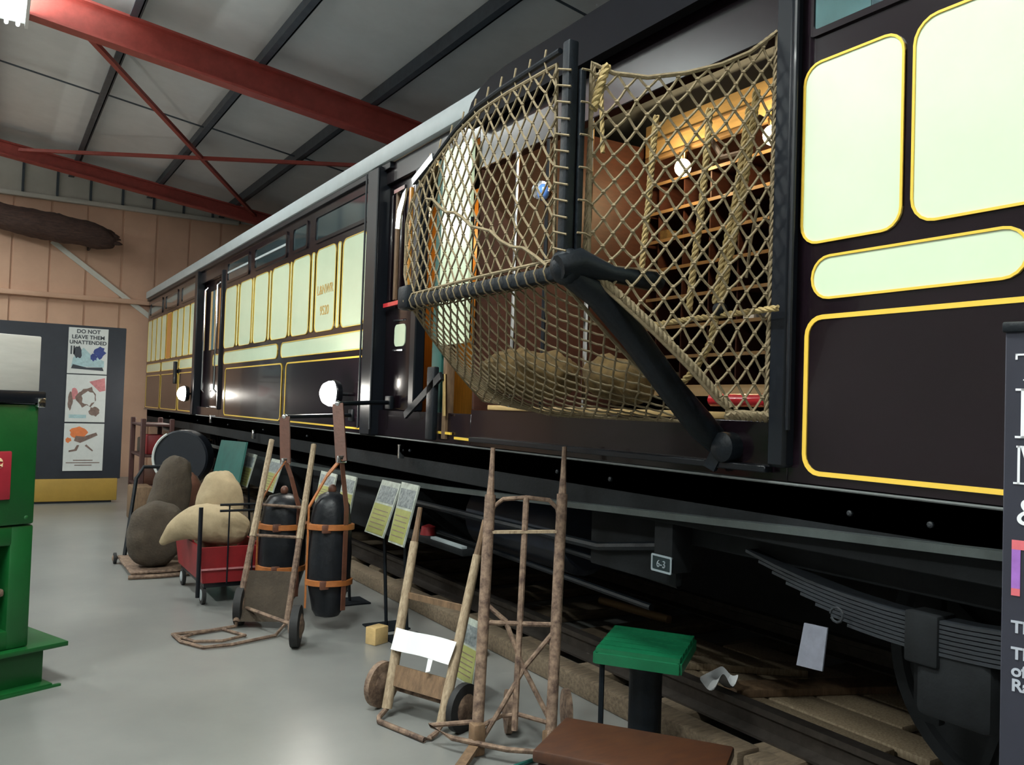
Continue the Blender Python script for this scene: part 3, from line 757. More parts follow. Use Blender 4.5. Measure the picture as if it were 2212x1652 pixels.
# hammock underneath
HB = [(4.50, 1.60), (4.15, 1.53), (3.4, 1.49), (2.72, 1.505)]
def hm(u, v):
    # u along the outer bar (0 far .. 1 near); v from the bar (0) in to the carriage side (1)
    p = V((1.79, 3.93 - 1.30 * u, 2.04)); q_ = V((2.53, 4.48 - 1.80 * u, 1.585 - .07 * min(1, u * 2.2)))
    s = 4 * v * (1 - v)
    sag = .13 * s * (0.05 + math.sin(math.pi * min(1, u * 1.0)))
    return p.lerp(q_, v) + V((-.02 * s, 0, -sag))
ph = [(0, 0), (1.5, 0), (1.5, .95), (0, .95)]
netting('under_net', ph, .082, .086, lambda a, c: hm(a / 1.5, c / .95), net, r=.0046)
# lashings on bars
def loop(c, ax, r_): MB().tube(arc(c, r_, 0, 360, 8, *ax)[:-1], .004, 4, closed=True).build('lashing', 'rope', net)
for i in range(20): loop(V((1.785, 2.66 + i * .066, 2.058)), ((1, 0, 0), (0, 0, 1)), .044)
for i in range(12):
    z = 2.13 + i * .06
    MB().tube([(1.775, 2.68, z), (1.74, 2.60, z + .006), (1.76, 2.545, z - .01)], .0042, 5).build('lashing', 'rope', net)
    if i % 2: MB().tube([(1.80, 2.535, z), (1.83, 2.53, z), (1.87, 2.55, z - .004)], .0042, 5).build('lashing', 'rope', net)
for i in range(11):
    y = 2.72 + i * .11
    zt_ = 2.87 - max(0, (y - 3.05)) ** 1.6 * .32
    MB().tube([(1.765, y - .01, zt_ - .05), (1.755, y, zt_), (1.765, y + .004, zt_ + .045)], .0042, 5).build('lashing', 'rope', net)
# braided edges on the arm and up the near side
def braid(name, pts_, r_, parent, n_=2, tw=60, m='rope2'):
    b = MB(); P = [V(p) for p in pts_]; D = []
    L_ = sum((P[i + 1] - P[i]).length for i in range(len(P) - 1)); K = max(8, int(L_ / .012))
    def at_(t):
        t *= L_
        for i in range(len(P) - 1):
            l = (P[i + 1] - P[i]).length
            if t <= l or i == len(P) - 2: return P[i].lerp(P[i + 1], min(1, t / l)), (P[i + 1] - P[i]).normalized()
            t -= l
    for s in range(n_ + 1):
        pp = []
        for k in range(K + 1):
            c, d = at_(k / K); u = d.orthogonal().normalized(); w_ = d.cross(u); a = 2 * math.pi * s / (n_ + 1) + tw * L_ * k / K
            pp.append(c + (u * math.cos(a) + w_ * math.sin(a)) * r_ * .55)
        b.tube(pp, r_ * .58, 6)
    return b.build(name, m, parent)
braid('edge_rope', [nf(.04, 2.06), nf(.15, 1.97), nf(.28, 1.85), nf(.42, 1.72), nf(.53, 1.61), nf(.57, 1.575)], .016, net, tw=90, m='rope')
braid('edge_rope', [nf(.56, 1.55), nf(fl, 1.545), nf(fl, 1.53)], .02, net, tw=90, m='rope')
braid('edge_rope', [nf(fl - .01, 1.54), nf(fl - .005, 2.2), nf(fl - .005, 2.95)], .010, net, tw=70, m='rope')
braid('edge_rope', [nf(.015, 2.1), nf(.02, 2.5), nf(.03, 2.83)], .008, net, tw=70, m='rope')
braid('edge_rope', [nf(a, z) for a, z in ntop], .008, net, tw=70, m='rope')
braid('wrapped_rope', [nf(.03, 2.66), nf(.05, 2.75), nf(.075, 2.83)], .017, net, tw=80)
# heavy hanging ropes inside the net
XR = 2.46
for nm, ends, r_ in (('hanging_rope', ((1418, 250), (1410, 330), (1400, 450), (1385, 590)), .0145),
                     ('hanging_rope', ((1532, 235), (1530, 300), (1512, 480), (1500, 560), (1488, 670)), .0145),
                     ('hanging_rope', ((1634, 195), (1632, 230), (1605, 420), (1575, 560), (1556, 655)), .0145),
                     ('hanging_rope', ((1620, 230), (1590, 430), (1560, 570), (1545, 655)), .0145),
                     ('hanging_rope', ((1545, 690), (1535, 740), (1500, 800), (1475, 825)), .0145)):
    braid(nm, [WX(x, y, XR) for x, y in ends], r_, net, tw=75)
MB().ball(WX(1555, 668, XR), (.03, .03, .03), 10, 7).build('rope_thimble', 'iron', net)
braid('hanging_rope', [WX(1298, 150, 2.3), WX(1300, 250, 2.3), WX(1302, 330, 2.3)], .010, net)
braid('cross_rope', [WX(1385, 705, XR), WX(1500, 688, XR), WX(1680, 665, XR)], .012, net, tw=70)
MB().tube([WX(1640, 430, XR), WX(1622, 520, XR), WX(1612, 600, XR)], .006, 6).build('thin_cord', 'rope', net)
MB().tube([WX(1645, 250, 2.5), WX(1600, 330, 2.5), WX(1560, 340, 2.5), WX(1535, 300, 2.5)], .012, 6).build('thin_cord', 'darkwood', net)
# dark iron frame of the doorway seen behind the outer net
MB().tube([(2.52, 3.45, 1.55), (2.52, 3.45, 3.0)], .014, 8).build('chrome_pole', 'chrome', car)
MB().tube([(2.52, 4.15, 1.55), (2.52, 4.15, 3.0)], .012, 8).build('chrome_pole', 'chrome', car)
MB().tube([(2.53, 3.85, 1.55), (2.53, 3.85, 3.0)], .012, 8).build('door_pole', 'black', car)
bl = MB().lathe([(.05, 0), (.055, .02), (.05, .05), (.02, .06)], WX(1175, 415, 2.50), (-1, -.6, 0), 16).build('glint_mount', 'chrome', car)  # made-up mount and bead; the bead's blue imitates a reflection on the pole
MB().ball(WX(1173, 415, 2.46), (.030, .038, .045), 14, 9).build('blue_glint', 'blueglint', bl)
# bag lying in the hammock
bag = MB().ball((2.36, 2.98, 1.683), (.14, .21, .09), 20, 12, .05, Matrix.Rotation(.12, 3, 'X') @ Matrix.Rotation(.5, 3, 'Y')).build('mail_pouch', 'tansack', None, 1, .06)
tag(bag, 'tan mail pouch lying in the bottom of the rope net', 'mailbag')
bag2 = MB().ball((2.285, 3.60, 1.715), (.17, .40, .10), 20, 12, .05, Matrix.Rotation(.5, 3, 'Y')).build('mail_pouch', 'tansack', None, 1, .10)
tag(bag2, 'long tan mailbag filling the middle of the rope net hammock', 'mailbag')

# =====================================================================================================
# HAND TRUCKS
# =====================================================================================================
def lerp(a, c, t): return V(a).lerp(V(c), t)
def wheel(name, c, ax, r_, wd, parent, m='rubber', hub='rust'):
    o = MB().lathe([(r_ * .75, -wd / 2), (r_, -wd / 2 * .8), (r_, wd / 2 * .8), (r_ * .75, wd / 2)], c, ax, 24).build(name, m, parent)
    MB().lathe([(r_ * .22, -wd * .8), (r_ * .6, -wd * .52), (r_ * .6, wd * .52), (r_ * .22, wd * .8)], c, ax, 16).build('hub', hub, o)
    return o
# --- tall rusty truck
TL0 = V((1.93, 3.37, .03)); TR0 = V((2.235, 3.235, .03)); TLt = V((2.13, 3.655, 1.348)); TRt = V((2.435, 3.48, 1.364))
tt = thing('sack_truck', 'tall rusty iron sack truck with two long handles beside the wooden chest', 'hand truck', (2.08, 3.3, 0))
for a, c in ((TL0, TLt), (TR0, TRt)):
    MB().tube([a, lerp(a, c, .83)], .027, 10).build('stile', 'rust', tt)
    MB().tube([lerp(a, c, .82), lerp(a, c, .90), lerp(a, c, .97), c], [.020, .014, .012, .012], 8).build('handle', 'ashwood' if False else 'rust', tt)
pl_ = lambda s, t: lerp(lerp(TL0, TLt, t), lerp(TR0, TRt, t), s)
MB().tube([pl_(0, .74), pl_(.06, .79), pl_(.18, .815), pl_(.5, .82), pl_(.82, .81), pl_(.94, .78), pl_(1, .72)], .011, 8).build('top_hoop', 'rust', tt)
MB().bar(pl_(.05, .70), pl_(.97, .70), .035, .012).build('cross_bar', 'ashwood', tt)
MB().tube([pl_(.5, .82), pl_(.5, .45), pl_(.5, .05)], .015, 8).build('centre_stay', 'rust', tt)
MB().tube([pl_(0, .395), pl_(1, .385)], .012, 8).build('cross_bar', 'rust', tt)
MB().tube([pl_(0, .46), pl_(.3, .40), pl_(.55, .26), pl_(.98, .08)], .012, 8).build('diagonal_stay', 'rust', tt)
MB().tube([pl_(1, .37), pl_(.6, .25), pl_(.3, .12), pl_(.08, .03)], .012, 8).build('diagonal_stay', 'rust', tt)
no = V((-.42, -.91, 0)) * .0 + V((-.33, .03, 0))
n0, n1 = pl_(0, .05), pl_(1, .05)
MB().tube([n0 + V((.03, .03, .03)), n0 + V((-.16, .16, .0)), n0 + V((-.10, .05, -.03)), n0 + V((.06, -.16, -.035)), n1 + V((-.12, -.14, -.03)), n1 + V((-.02, -.02, 0))], .012, 8).build('nose_frame', 'rust', tt)
MB().tube([n0 + V((-.02, -.02, .02)), n0 + V((.12, .0, .05)), pl_(.55, .10), pl_(1, .07)], .011, 8).build('nose_stay', 'rust', tt)
MB().bar(TL0 + V((0, 0, .02)), TL0 + V((-.16, -.14, -.01)), .045, .02).build('toe', 'darkwood', tt)
MB().bbox(TL0.x - .03, TL0.x + .03, TL0.y - .03, TL0.y + .03, 0, .14, .01).build('foot', 'darkwood', tt)
MB().bbox(TR0.x - .03, TR0.x + .03, TR0.y - .03, TR0.y + .03, 0, .10, .01).build('foot', 'darkwood', tt)
wheel('wheel', V((2.19, 3.53, .10)), (1, -.45, 0), .10, .035, tt, 'rust')
wheel('wheel', V((2.45, 3.42, .10)), (1, -.45, 0), .10, .035, tt, 'rust')
# --- short wooden truck with a white paper notice
SL0 = V((1.76, 3.98, .04)); SR0 = V((1.90, 3.66, .04)); SLt = V((1.985, 4.15, 1.005)); SRt = V((2.18, 3.80, .975))
st = thing('sack_truck', 'short wooden sack truck with a white paper notice tied across it', 'hand truck', (1.82, 3.85, 0))
sp_ = lambda s, t: lerp(lerp(SL0, SLt, t), lerp(SR0, SRt, t), s)
for a, c in ((SL0, SLt), (SR0, SRt)):
    MB().tube([a, lerp(a, c, .3), lerp(a, c, .82)], [.026, .026, .022], 10).build('stile', 'ashwood', st)
    MB().tube([lerp(a, c, .80), lerp(a, c, .90), c], [.021, .015, .013], 8).build('handle', 'darkwood', st)
MB().bar(sp_(0, .16), sp_(1, .16), .02, .10, (sp_(0, 1) - sp_(0, 0))).build('cross_board', 'darkwood', st)
MB().bar(sp_(0, .55), sp_(1, .55), .015, .03, (0, 0, 1)).build('cross_bar', 'darkwood', st)
pp = [sp_(-.02, .395), sp_(1.0, .40), sp_(.95, .29), sp_(-.05, .29)]
pn_ = V((-.03, -.03, 0))
gv = []
for i in range(9):
    for j in range(2):
        t = i / 8; p = (pp[0].lerp(pp[1], t) if j == 0 else pp[3].lerp(pp[2], t)) + pn_ + V((-.006, -.006, 0)) * math.sin(t * 7 + j)
        gv.append(p)
gf = [(2 * i, 2 * i + 1, 2 * i + 3, 2 * i + 2) for i in range(8)]
gb = MB().add(gv + [p + V((.002, .002, 0)) for p in gv], gf + [tuple(18 + k for k in f[::-1]) for f in gf])
nt_ = gb.build('paper_notice', 'paper', None); tag(nt_, 'blank white paper notice stuck across the short sack truck', 'notice')
MB().add([sp_(.60, .29) + pn_, sp_(.68, .29) + pn_, sp_(.67, .235) + pn_, sp_(.60, .225) + pn_], [(0, 1, 2, 3)]).build('paper_flap', 'paper', nt_)
e0 = sp_(0, .0); e1 = sp_(1, .0)
MB().tube([e0, e0 + V((-.06, -.045, -.02)), e0 + V((-.075, -.08, -.025)), e1 + V((-.12, -.07, -.025)), e1 + V((-.09, -.06, -.025)), e1 + V((-.04, -.03, -.02)), e1], .013, 8).build('nose_hoop', 'rust', st)
wheel('wheel', sp_(-.22, .13) + V((.03, .04, -.049)), sp_(1, .1) - sp_(0, .1), .115, .04, st, 'rust')
wheel('wheel', sp_(1.25, .13) + V((.03, .04, -.049)), sp_(1, .1) - sp_(0, .1), .115, .04, st, 'rubber')
MB().tube([sp_(-.2, .13) + V((.03, .04, -.049)), sp_(1.22, .13) + V((.03, .04, -.049))], .012, 8).build('axle', 'rust', st)
# --- far sack truck with a wide floor hoop
FL0 = V((1.50, 5.93, .05)); FR0 = V((1.80, 5.78, .05)); FLt = WX(587, 950, 1.84); FRt = WX(678, 960, 2.12)
ft = thing('sack_truck', 'sack truck with pale wooden handles and a wide iron floor hoop', 'hand truck', (1.65, 5.85, 0))
fp_ = lambda s, t: lerp(lerp(FL0, FLt, t), lerp(FR0, FRt, t), s)
for a, c in ((FL0, FLt), (FR0, FRt)):
    MB().tube([a, lerp(a, c, .45)], .022, 8).build('stile', 'rust', ft)
    MB().tube([lerp(a, c, .44), lerp(a, c, .8), c], [.026, .022, .020], 8).build('handle', 'ashwood', ft)
pts4 = [fp_(0, .02), fp_(1, .02), fp_(1, .27), fp_(0, .27)]; off = V((.01, .02, 0))
MB().prism(rr(-.02, 1.0, .0, .26, .06), .012, lambda s, t, d: fp_(s, t) + V((d * .4, d, 0))).build('back_plate', 'jute', ft)
for t in (.45, .62): MB().tube([fp_(0, t), fp_(1, t)], .011, 6).build('cross_bar', 'rust', ft)
h = [WZ(510, 1352, .015), WZ(450, 1362, .015), WZ(372, 1370, .015), WZ(390, 1385, .015), WZ(440, 1398, .015), WZ(500, 1392, .015), WZ(595, 1372, .015)]
MB().tube(h, .011, 6).build('floor_hoop', 'rust', ft)
h2 = [WZ(372, 1370, .015), WZ(420, 1385, .015), WZ(480, 1384, .015), WZ(530, 1372, .015), WZ(480, 1358, .015), WZ(420, 1368, .015), WZ(385, 1380, .015)]
MB().tube(h2, .010, 6).build('floor_hoop', 'rust', ft)
MB().tube([fp_(0, .0), WZ(510, 1352, .015)], .011, 6).build('hoop_stay', 'rust', ft)
MB().tube([fp_(1, .0), WZ(595, 1372, .015)], .011, 6).build('hoop_stay', 'rust', ft)
wheel('wheel', WZ(640, 1352, .13) + V((0, 0, 0)), (1, -.5, 0), .13, .06, ft)
wheel('wheel', FL0 + V((.05, .1, .08)), (1, -.5, 0), .13, .06, ft)
MB().tube([FL0 + V((.05, .1, .08)), WZ(640, 1352, .13)], .012, 6).build('axle', 'rust', ft)

# =====================================================================================================
# STRAPPED MAIL POUCHES ON THEIR DELIVERY ARMS
# =====================================================================================================
def pouch(label, top, strap_top, c, hgt, rad, lean, bands, arm_y):
    t = thing('mail_pouch', label, 'mail pouch', (c.x, c.y, c.z), 'leather mail pouches hung from the carriage arms')
    ax = V(lean).normalized(); u = ax.cross(V((0, 1, 0))).normalized(); w_ = ax.cross(u)
    prof = [(.02, 0), (rad * .55, .01), (rad * .72, hgt * .06), (rad * .80, hgt * .15), (rad, hgt * .30), (rad * 1.02, hgt * .5), (rad * .98, hgt * .68), (rad * .93, hgt * .8), (rad * .86, hgt * .90), (rad * .62, hgt * .97), (rad * .25, hgt)]
    MB().lathe(prof, c, ax, 28).build('body', 'pouch', t, 0, .025)
    for f in bands:
        rb = rad * (1.05 if f < .75 else .98)
        MB().lathe([(rb, 0), (rb + .008, .003), (rb + .008, .037), (rb, .04)], c + ax * hgt * f, ax, 28).build('strap', 'leather', t)
        bp = c + ax * (hgt * f + .02) + V((-.5, -.85, 0)).normalized() * rb
        MB().bbox(bp.x - .03, bp.x + .03, bp.y - .012, bp.y + .012, bp.z - .028, bp.z + .028, .006).build('buckle', 'leatherdk', t)
    dirs = (V((-1, .15, 0)).normalized(), V((.35, -.95, 0)).normalized())
    for i, d in enumerate(dirs):
        pts_ = [c + ax * hgt * f + d * (rad * 1.06) for f in (.08, .3, .5, .7, .88)] + [top.lerp(c + ax * hgt, .5) + d * rad * .45, top]
        b = MB()
        for p, q_ in zip(pts_[:-1], pts_[1:]): b.bar(p, q_, .035, .008, d)
        b.build('long_strap', 'leather' if i == 0 else 'leatherdk', t)
    MB().bar(top + V((0, 0, -.02)), strap_top, .075, .02, (-.6, -.8, 0)).build('hanging_strap', 'leatherdk', t)
    MB().bbox(top.x - .035, top.x + .035, top.y - .012, top.y + .012, top.z - .03, top.z + .02, .006).build('strap_clip', 'chrome', t)
    MB().ball(c + ax * (hgt + .02), (.03, .03, .035), 10, 7).build('knot', 'leatherdk', t)
    return t
p2top = WX(738, 990, 2.06); p2str = WX(730, 872, 2.06); c2 = WX(728, 1348, 2.03); c2.z = max(c2.z, .055)
pouch('black leather mail pouch with orange straps hung by the lit lamp', p2top, p2str, V((2.04, 5.66, .09)), .84, .145, (.02, .05, 1), (.26, .70), 5.6)
p1top = WX(617, 995, 1.92); p1str = WX(615, 900, 1.92)
pouch('black leather mail pouch with orange straps hung behind the wide-hooped sack truck', p1top, p1str, V((p1top.x, p1top.y, .06)), .80, .17, (0, 0, 1), (.30, .68), 6.5)
for p, lb_ in ((p2str, 'black iron delivery arm with chain hook under the lit lamp'), (p1str, 'black iron delivery arm holding the strap by the wide-hooped truck')):
    t = thing('delivery_arm', lb_, 'iron arm', (XS - .02, p.y, p.z - .02), 'iron delivery arms on the carriage side')
    MB().tube([(XS, p.y + .25, p.z + .02), (2.35, p.y + .15, p.z + .015), (p.x, p.y, p.z)], .016, 8).build('arm', 'iron', t)
    MB().ball(p, .022, 8, 6).build('arm_tip', 'chrome', t)
    MB().bbox(XS - .02, XS + .01, p.y + .2, p.y + .3, p.z - .03, p.z + .07, .008).build('arm_bracket', 'iron', t)

# =====================================================================================================
# RED TROLLEY AND CANVAS SACKS
# =====================================================================================================
tx0, tx1, ty0, ty1 = 1.39, 1.86, 6.62, 7.62
tr_ = thing('luggage_trolley', 'red box trolley with a black rail, loaded with cream canvas sacks', 'trolley', (1.6, 7.1, 0))
def tap(x0, x1, y0, y1, z0, z1, e):
    return [V((x0 + e, y0 + e, z0)), V((x1 - e, y0 + e, z0)), V((x1 - e, y1 - e, z0)), V((x0 + e, y1 - e, z0)), V((x0, y0, z1)), V((x1, y0, z1)), V((x1, y1, z1)), V((x0, y1, z1))]
def shell(b, x0, x1, y0, y1, z0, z1, e, t=.02):
    o_ = tap(x0, x1, y0, y1, z0, z1, e); i_ = tap(x0 + t, x1 - t, y0 + t, y1 - t, z0 + t, z1, e)
    b.add(o_ + i_, [(3, 2, 1, 0), (0, 1, 5, 4), (1, 2, 6, 5), (2, 3, 7, 6), (3, 0, 4, 7), (8, 9, 10, 11), (9, 8, 12, 13), (10, 9, 13, 14), (11, 10, 14, 15), (8, 11, 15, 12), (4, 5, 13, 12), (5, 6, 14, 13), (6, 7, 15, 14), (7, 4, 12, 15)])
b = MB(); shell(b, tx0, tx1, ty0, ty1, .17, .44, .035); b.build('box', 'redpaint', tr_)
MB().bar((tx0 + .02, ty0 + .018, .275), (tx1 - .02, ty0 + .018, .275), .02, .012).build('trim_strip', 'inkpink', tr_)
MB().bbox(tx0 + .05, tx1 - .05, ty0 + .06, ty1 - .06, .13, .17, .008).build('chassis', 'black', tr_)
for x in (tx0 + .06, tx1 - .08):
    for y in (ty0 + .12, ty1 - .12): wheel('wheel', V((x, y, .07)), (1, 0, 0), .07, .03, tr_, 'rubber', 'gutter')
MB().tube([(tx0 - .005, ty0 - .01, .08), (tx0 - .005, ty0 - .01, .74)], .016, 8).build('rail_post', 'black', tr_)
for x in (tx0 + .20, tx0 + .38): MB().tube([(x, ty0 - .01, .17), (x, ty0 - .01, .76)], .006, 6).build('rail_post', 'black', tr_)
MB().tube([(tx1 + .03, ty0 - .01, .17), (tx1 + .03, ty0 - .01, .76)], .012, 6).build('rail_post', 'black', tr_)
for z in (.755, .71): MB().tube([(tx0 + .13, ty0 - .012, z), (tx1 + .03, ty0 - .012, z)], .010, 6).build('top_rail', 'black', tr_)
def sack(name, label, m, c, r_, rot, sq=.8, sub=1, disp=.05, group=None, tie=None):
    o = MB().ball(c, r_, 18, 12, .03, rot, sq).build(name, m, None, sub, disp); tag(o, label, 'mailbag', group); return o
R3 = lambda a, ax: Matrix.Rotation(a, 3, ax)
sack('mail_sack', 'full cream canvas sack standing on the red trolley', 'canvas', (1.64, 7.19, .585), (.185, .18, .375), R3(.03, 'Y'))
# pointed sack lying along the trolley with its neck hanging over the corner
b = MB(); prof = []
path = [V((1.80, 6.80, .505)), V((1.66, 6.83, .555)), V((1.52, 6.91, .585)), V((1.40, 6.99, .58)), V((1.30, 7.07, .52)), V((1.24, 7.13, .44)), V((1.21, 7.16, .40))]
b.tube(path, [.08, .15, .16, .135, .085, .04, .02], 16)
sk = b.build('mail_sack', 'canvas', None, 2, .03); tag(sk, 'cream canvas sack lying with its pointed neck over the red trolley edge', 'mailbag')

# =====================================================================================================
# BROWN MAILBAGS AND GOODS FURTHER BACK
# =====================================================================================================
bt = thing('sack_truck', 'low flat iron truck carrying a brown mailbag', 'hand truck', (1.35, 8.2, 0))
MB().bbox(1.10, 1.66, 7.88, 8.76, .03, .06, .01, seg=1).build('deck', 'rust', bt)
MB().tube([(1.16, 8.73, .05), (1.26, 8.93, .75), (1.33, 8.97, .86), (1.55, 8.97, .86), (1.62, 8.93, .78), (1.62, 8.73, .05)], .018, 8).build('hoop_handle', 'iron', bt)
MB().tube([(1.08, 7.86, .02), (1.3, 7.83, .02), (1.66, 7.86, .02)], .018, 6).build('nose_hoop', 'rust', bt)
for x in (1.07, 1.69): wheel('wheel', V((x, 8.66, .05)), (1, 0, 0), .05, .03, bt, 'rubber')
sack('mail_sack', 'slumped brown sacking mailbag on the low truck beside the red trolley', 'jute', (1.32, 8.10, .34), (.24, .19, .28), R3(.15, 'Y') @ R3(-.1, 'X'))
sack('mail_sack', 'dark brown mailbag leaning behind the slumped bag', 'jute', (1.48, 8.50, .535), (.18, .17, .47), R3(.2, 'Y') @ R3(-.1, 'X'))
MB_ = MB().ball((1.72, 9.3, .40), (.25, .2, .40), 16, 10, .04, R3(.1, 'Y'), .8).build('mail_sack', 'leatherdk', None, 1, .05)
tag(MB_, 'red-brown leather mailbag standing behind the dark bags', 'mailbag')
# round blue-black drum with a white rim
dc = WX(412, 985, 2.2); 
dr = thing('hose_drum', 'blue-black round drum with a pale rim standing by the mailbags', 'drum', (2.2, dc.y, 0))
dax = V((-.55, -.85, 0)).normalized()
MB().lathe([(.05, -.12), (.32, -.12), (.34, -.10), (.34, .10), (.32, .12), (.05, .12)], V((2.12, dc.y, .80)), dax, 32).build('drum', 'bluelack', dr)
MB().tube(arc(V((2.12, dc.y, .80)) + dax * .13, .33, 120, 235, 14, V((0, 0, 1)).cross(dax).normalized(), (0, 0, 1)), .016, 6).build('rim', 'poster', dr)
for s in (-1, 1):
    MB().bar((2.12 + s * .26, dc.y - s * .16, 0), (2.12 + s * .12, dc.y - s * .08, .52), .05, .05).build('leg', 'iron', dr)
# teal board leaning
tb = [WX(445, 1062, 2.10), WX(505, 1062, 2.10), WX(532, 955, 2.38), WX(478, 950, 2.38)]
lo = [V((p.x - .03, p.y, 0)) for p in tb[:2]]
b = MB(); q = [V((2.02, tb[0].y, 0)), V((2.02, tb[1].y, 0)), tb[2], tb[3]]
b.add(q + [p + V((.02, .0, 0)) for p in q], [(0, 1, 2, 3), (7, 6, 5, 4), (0, 4, 5, 1), (1, 5, 6, 2), (2, 6, 7, 3), (3, 7, 4, 0)])
tbd = tag(b.build('leaning_board', 'teal'), 'teal green board propped up between the round drum and the sacks', 'board')
tm = tb[3].lerp(tb[2], .12) + V((.01, 0, -.06))
MB().bar(tm, (tm.x + .17, tm.y, 0.0), .03, .03).build('prop', 'iron', tbd)
# reddish iron stand at the far end
sd = thing('parcel_stand', 'dark red iron stand with shelves at the far end of the carriage', 'stand', (1.95, 12.4, 0))
for x, y in ((1.75, 12.0), (2.1, 12.0), (1.75, 12.9), (2.1, 12.9)):
    MB().bbox(x - .03, x + .03, y - .03, y + .03, 0, 1.25, .008, seg=1).build('post', 'standred', sd)
for z in (.35, .75, 1.15): MB().bbox(1.73, 2.13, 11.98, 12.92, z, z + .03, .005, seg=1).build('shelf', 'standred', sd)
for i, (x, y, z, sx, sy, sz, mm, l) in enumerate(((1.93, 12.25, .38, .14, .15, .22, 'leatherdk', 'brown leather box on the lower shelf of the red stand'),
        (1.93, 12.65, .78, .13, .18, .2, 'jute', 'brown wrapped parcel on the middle shelf of the red stand'),
        (1.93, 12.2, .78, .12, .13, .26, 'redpaint', 'dull red parcel on the middle shelf of the red stand'))):
    tag(MB().bbox(x - sx, x + sx, y - sy, y + sy, z, z + sz, .02).build('parcel', mm), l, 'parcel')
tag(MB().bbox(1.58, 1.82, 11.45, 11.9, 0, .42, .02).build('packing_case', 'darkwood'), 'dark brown packing case on the floor by the round drum', 'case')
tag(MB().bbox(1.75, 1.98, 9.75, 10.25, 0, .36, .02).build('packing_case', 'jute'), 'drab packing case on the floor behind the teal board', 'case')

# =====================================================================================================
# INFORMATION PANELS ON LOW STANDS
# =====================================================================================================
def infoboard(label, corners, X0, X1, group, dark=.45, legs=True):
    # corners: pixel TL,TR,BR,BL ; bottom in plane X0, top in plane X1
    TLp, TRp = WX(*corners[0], X1), WX(*corners[1], X1); BRp, BLp = WX(*corners[2], X0), WX(*corners[3], X0)
    zt_ = (TLp.z + TRp.z) / 2; zb_ = (BRp.z + BLp.z) / 2
    TLp.z = TRp.z = zt_; BLp.z = BRp.z = zb_
    t = thing('information_panel', label, 'sign', ((BLp.x + BRp.x) / 2, (BLp.y + BRp.y) / 2, zb_ if not legs else 0), group)
    def pt(s, v, o_=0): 
        p = BLp.lerp(BRp, s).lerp(TLp.lerp(TRp, s), v); n_ = (BRp - BLp).cross(TLp - BLp).normalized()
        if n_.x > 0: n_ = -n_
        return p + n_ * o_
    def slab(name, s0, s1, v0, v1, o0, o1, m):
        q_ = [pt(s0, v0, o0), pt(s1, v0, o0), pt(s1, v1, o0), pt(s0, v1, o0), pt(s0, v0, o1), pt(s1, v0, o1), pt(s1, v1, o1), pt(s0, v1, o1)]
        return MB().add(q_, [(3, 2, 1, 0), (4, 5, 6, 7), (0, 1, 5, 4), (1, 2, 6, 5), (2, 3, 7, 6), (3, 0, 4, 7)]).build(name, m, t)
    slab('board', 0, 1, 0, 1, -.012, 0, 'infowhite'); slab('text_block', .04, .96, .03, .56, 0, .002, 'infogreen'); slab('picture', .06, .94, .60, .90, 0, .002, 'infodark')
    for k in range(5): slab('text_line', .12, .86, .12 + k * .08, .135 + k * .08, .002, .003, 'inkbrown')
    if legs:
        m_ = pt(.5, .5, -.012)
        MB().tube([m_, (m_.x + .05, m_.y, .0)], .012, 6).build('leg', 'iron', t)
        MB().bbox(m_.x - .08, m_.x + .18, m_.y - .12, m_.y + .12, 0, .012, .003, seg=1).build('foot', 'iron', t)
    return t
G = 'tilted information panels along the carriage'
infoboard('tilted photo-and-text panel standing nearer the hanging pouch by the lamp', ((826, 1037), (866, 1043), (826, 1162), (787, 1148)), 2.30, 2.44, G)
infoboard('tilted photo-and-text panel standing close to the short sack truck handles', ((868, 1041), (905, 1048), (870, 1182), (838, 1170)), 2.30, 2.44, G)
infoboard('tilted pale information panel directly behind the pouch hung by the lit lamp', ((694, 1018), (727, 1022), (712, 1092), (680, 1086)), 2.36, 2.46, G)
infoboard('narrow tilted information panel partly hidden by the hanging pouch straps', ((742, 1024), (770, 1030), (752, 1120), (726, 1112)), 2.36, 2.46, G)
infoboard('narrow pale information panel behind the cream canvas sack, nearer the teal board', ((508, 978), (522, 980), (508, 1048), (496, 1046)), 2.34, 2.46, G)
infoboard('narrow pale information panel behind the cream canvas sack, nearer the wide-hooped truck', ((535, 978), (554, 981), (532, 1050), (514, 1048)), 2.34, 2.46, G)
infoboard('yellow-green information panel behind the pale truck handle', ((588, 990), (612, 995), (588, 1062), (562, 1056)), 2.34, 2.46, G)
infoboard('low yellow-green information panel standing on the floor behind the tall rusty truck', ((1006, 1335), (1040, 1342), (1020, 1478), (978, 1468)), 2.19, 2.24, G, legs=False)
# =====================================================================================================
# SMALL FLOOR ITEMS
# =====================================================================================================
stl = thing('stool', 'green slatted stool top on a dark iron post under the carriage', 'stool', (2.62, 3.06, 0))
sc = [V((2.34, 3.06, .48)), V((2.68, 3.35, .48)), V((2.90, 3.03, .48)), V((2.56, 2.76, .48))]
for k in range(6):
    a, c_ = k / 6 + .018, (k + 1) / 6 - .018
    q_ = [sc[0].lerp(sc[1], a), sc[0].lerp(sc[1], c_), sc[3].lerp(sc[2], c_), sc[3].lerp(sc[2], a)]
    MB().add(q_ + [p + V((0, 0, .022)) for p in q_], [(3, 2, 1, 0), (4, 5, 6, 7), (0, 1, 5, 4), (1, 2, 6, 5), (2, 3, 7, 6), (3, 0, 4, 7)]).build('slat', 'greenstool', stl)
for i, j in ((0, 3), (1, 2), (0, 1), (3, 2)):
    MB().bar(sc[i] + V((0, 0, -.02)), sc[j] + V((0, 0, -.02)), .02, .045).build('apron', 'greenstool', stl)
cc = (sc[0] + sc[2]) / 2
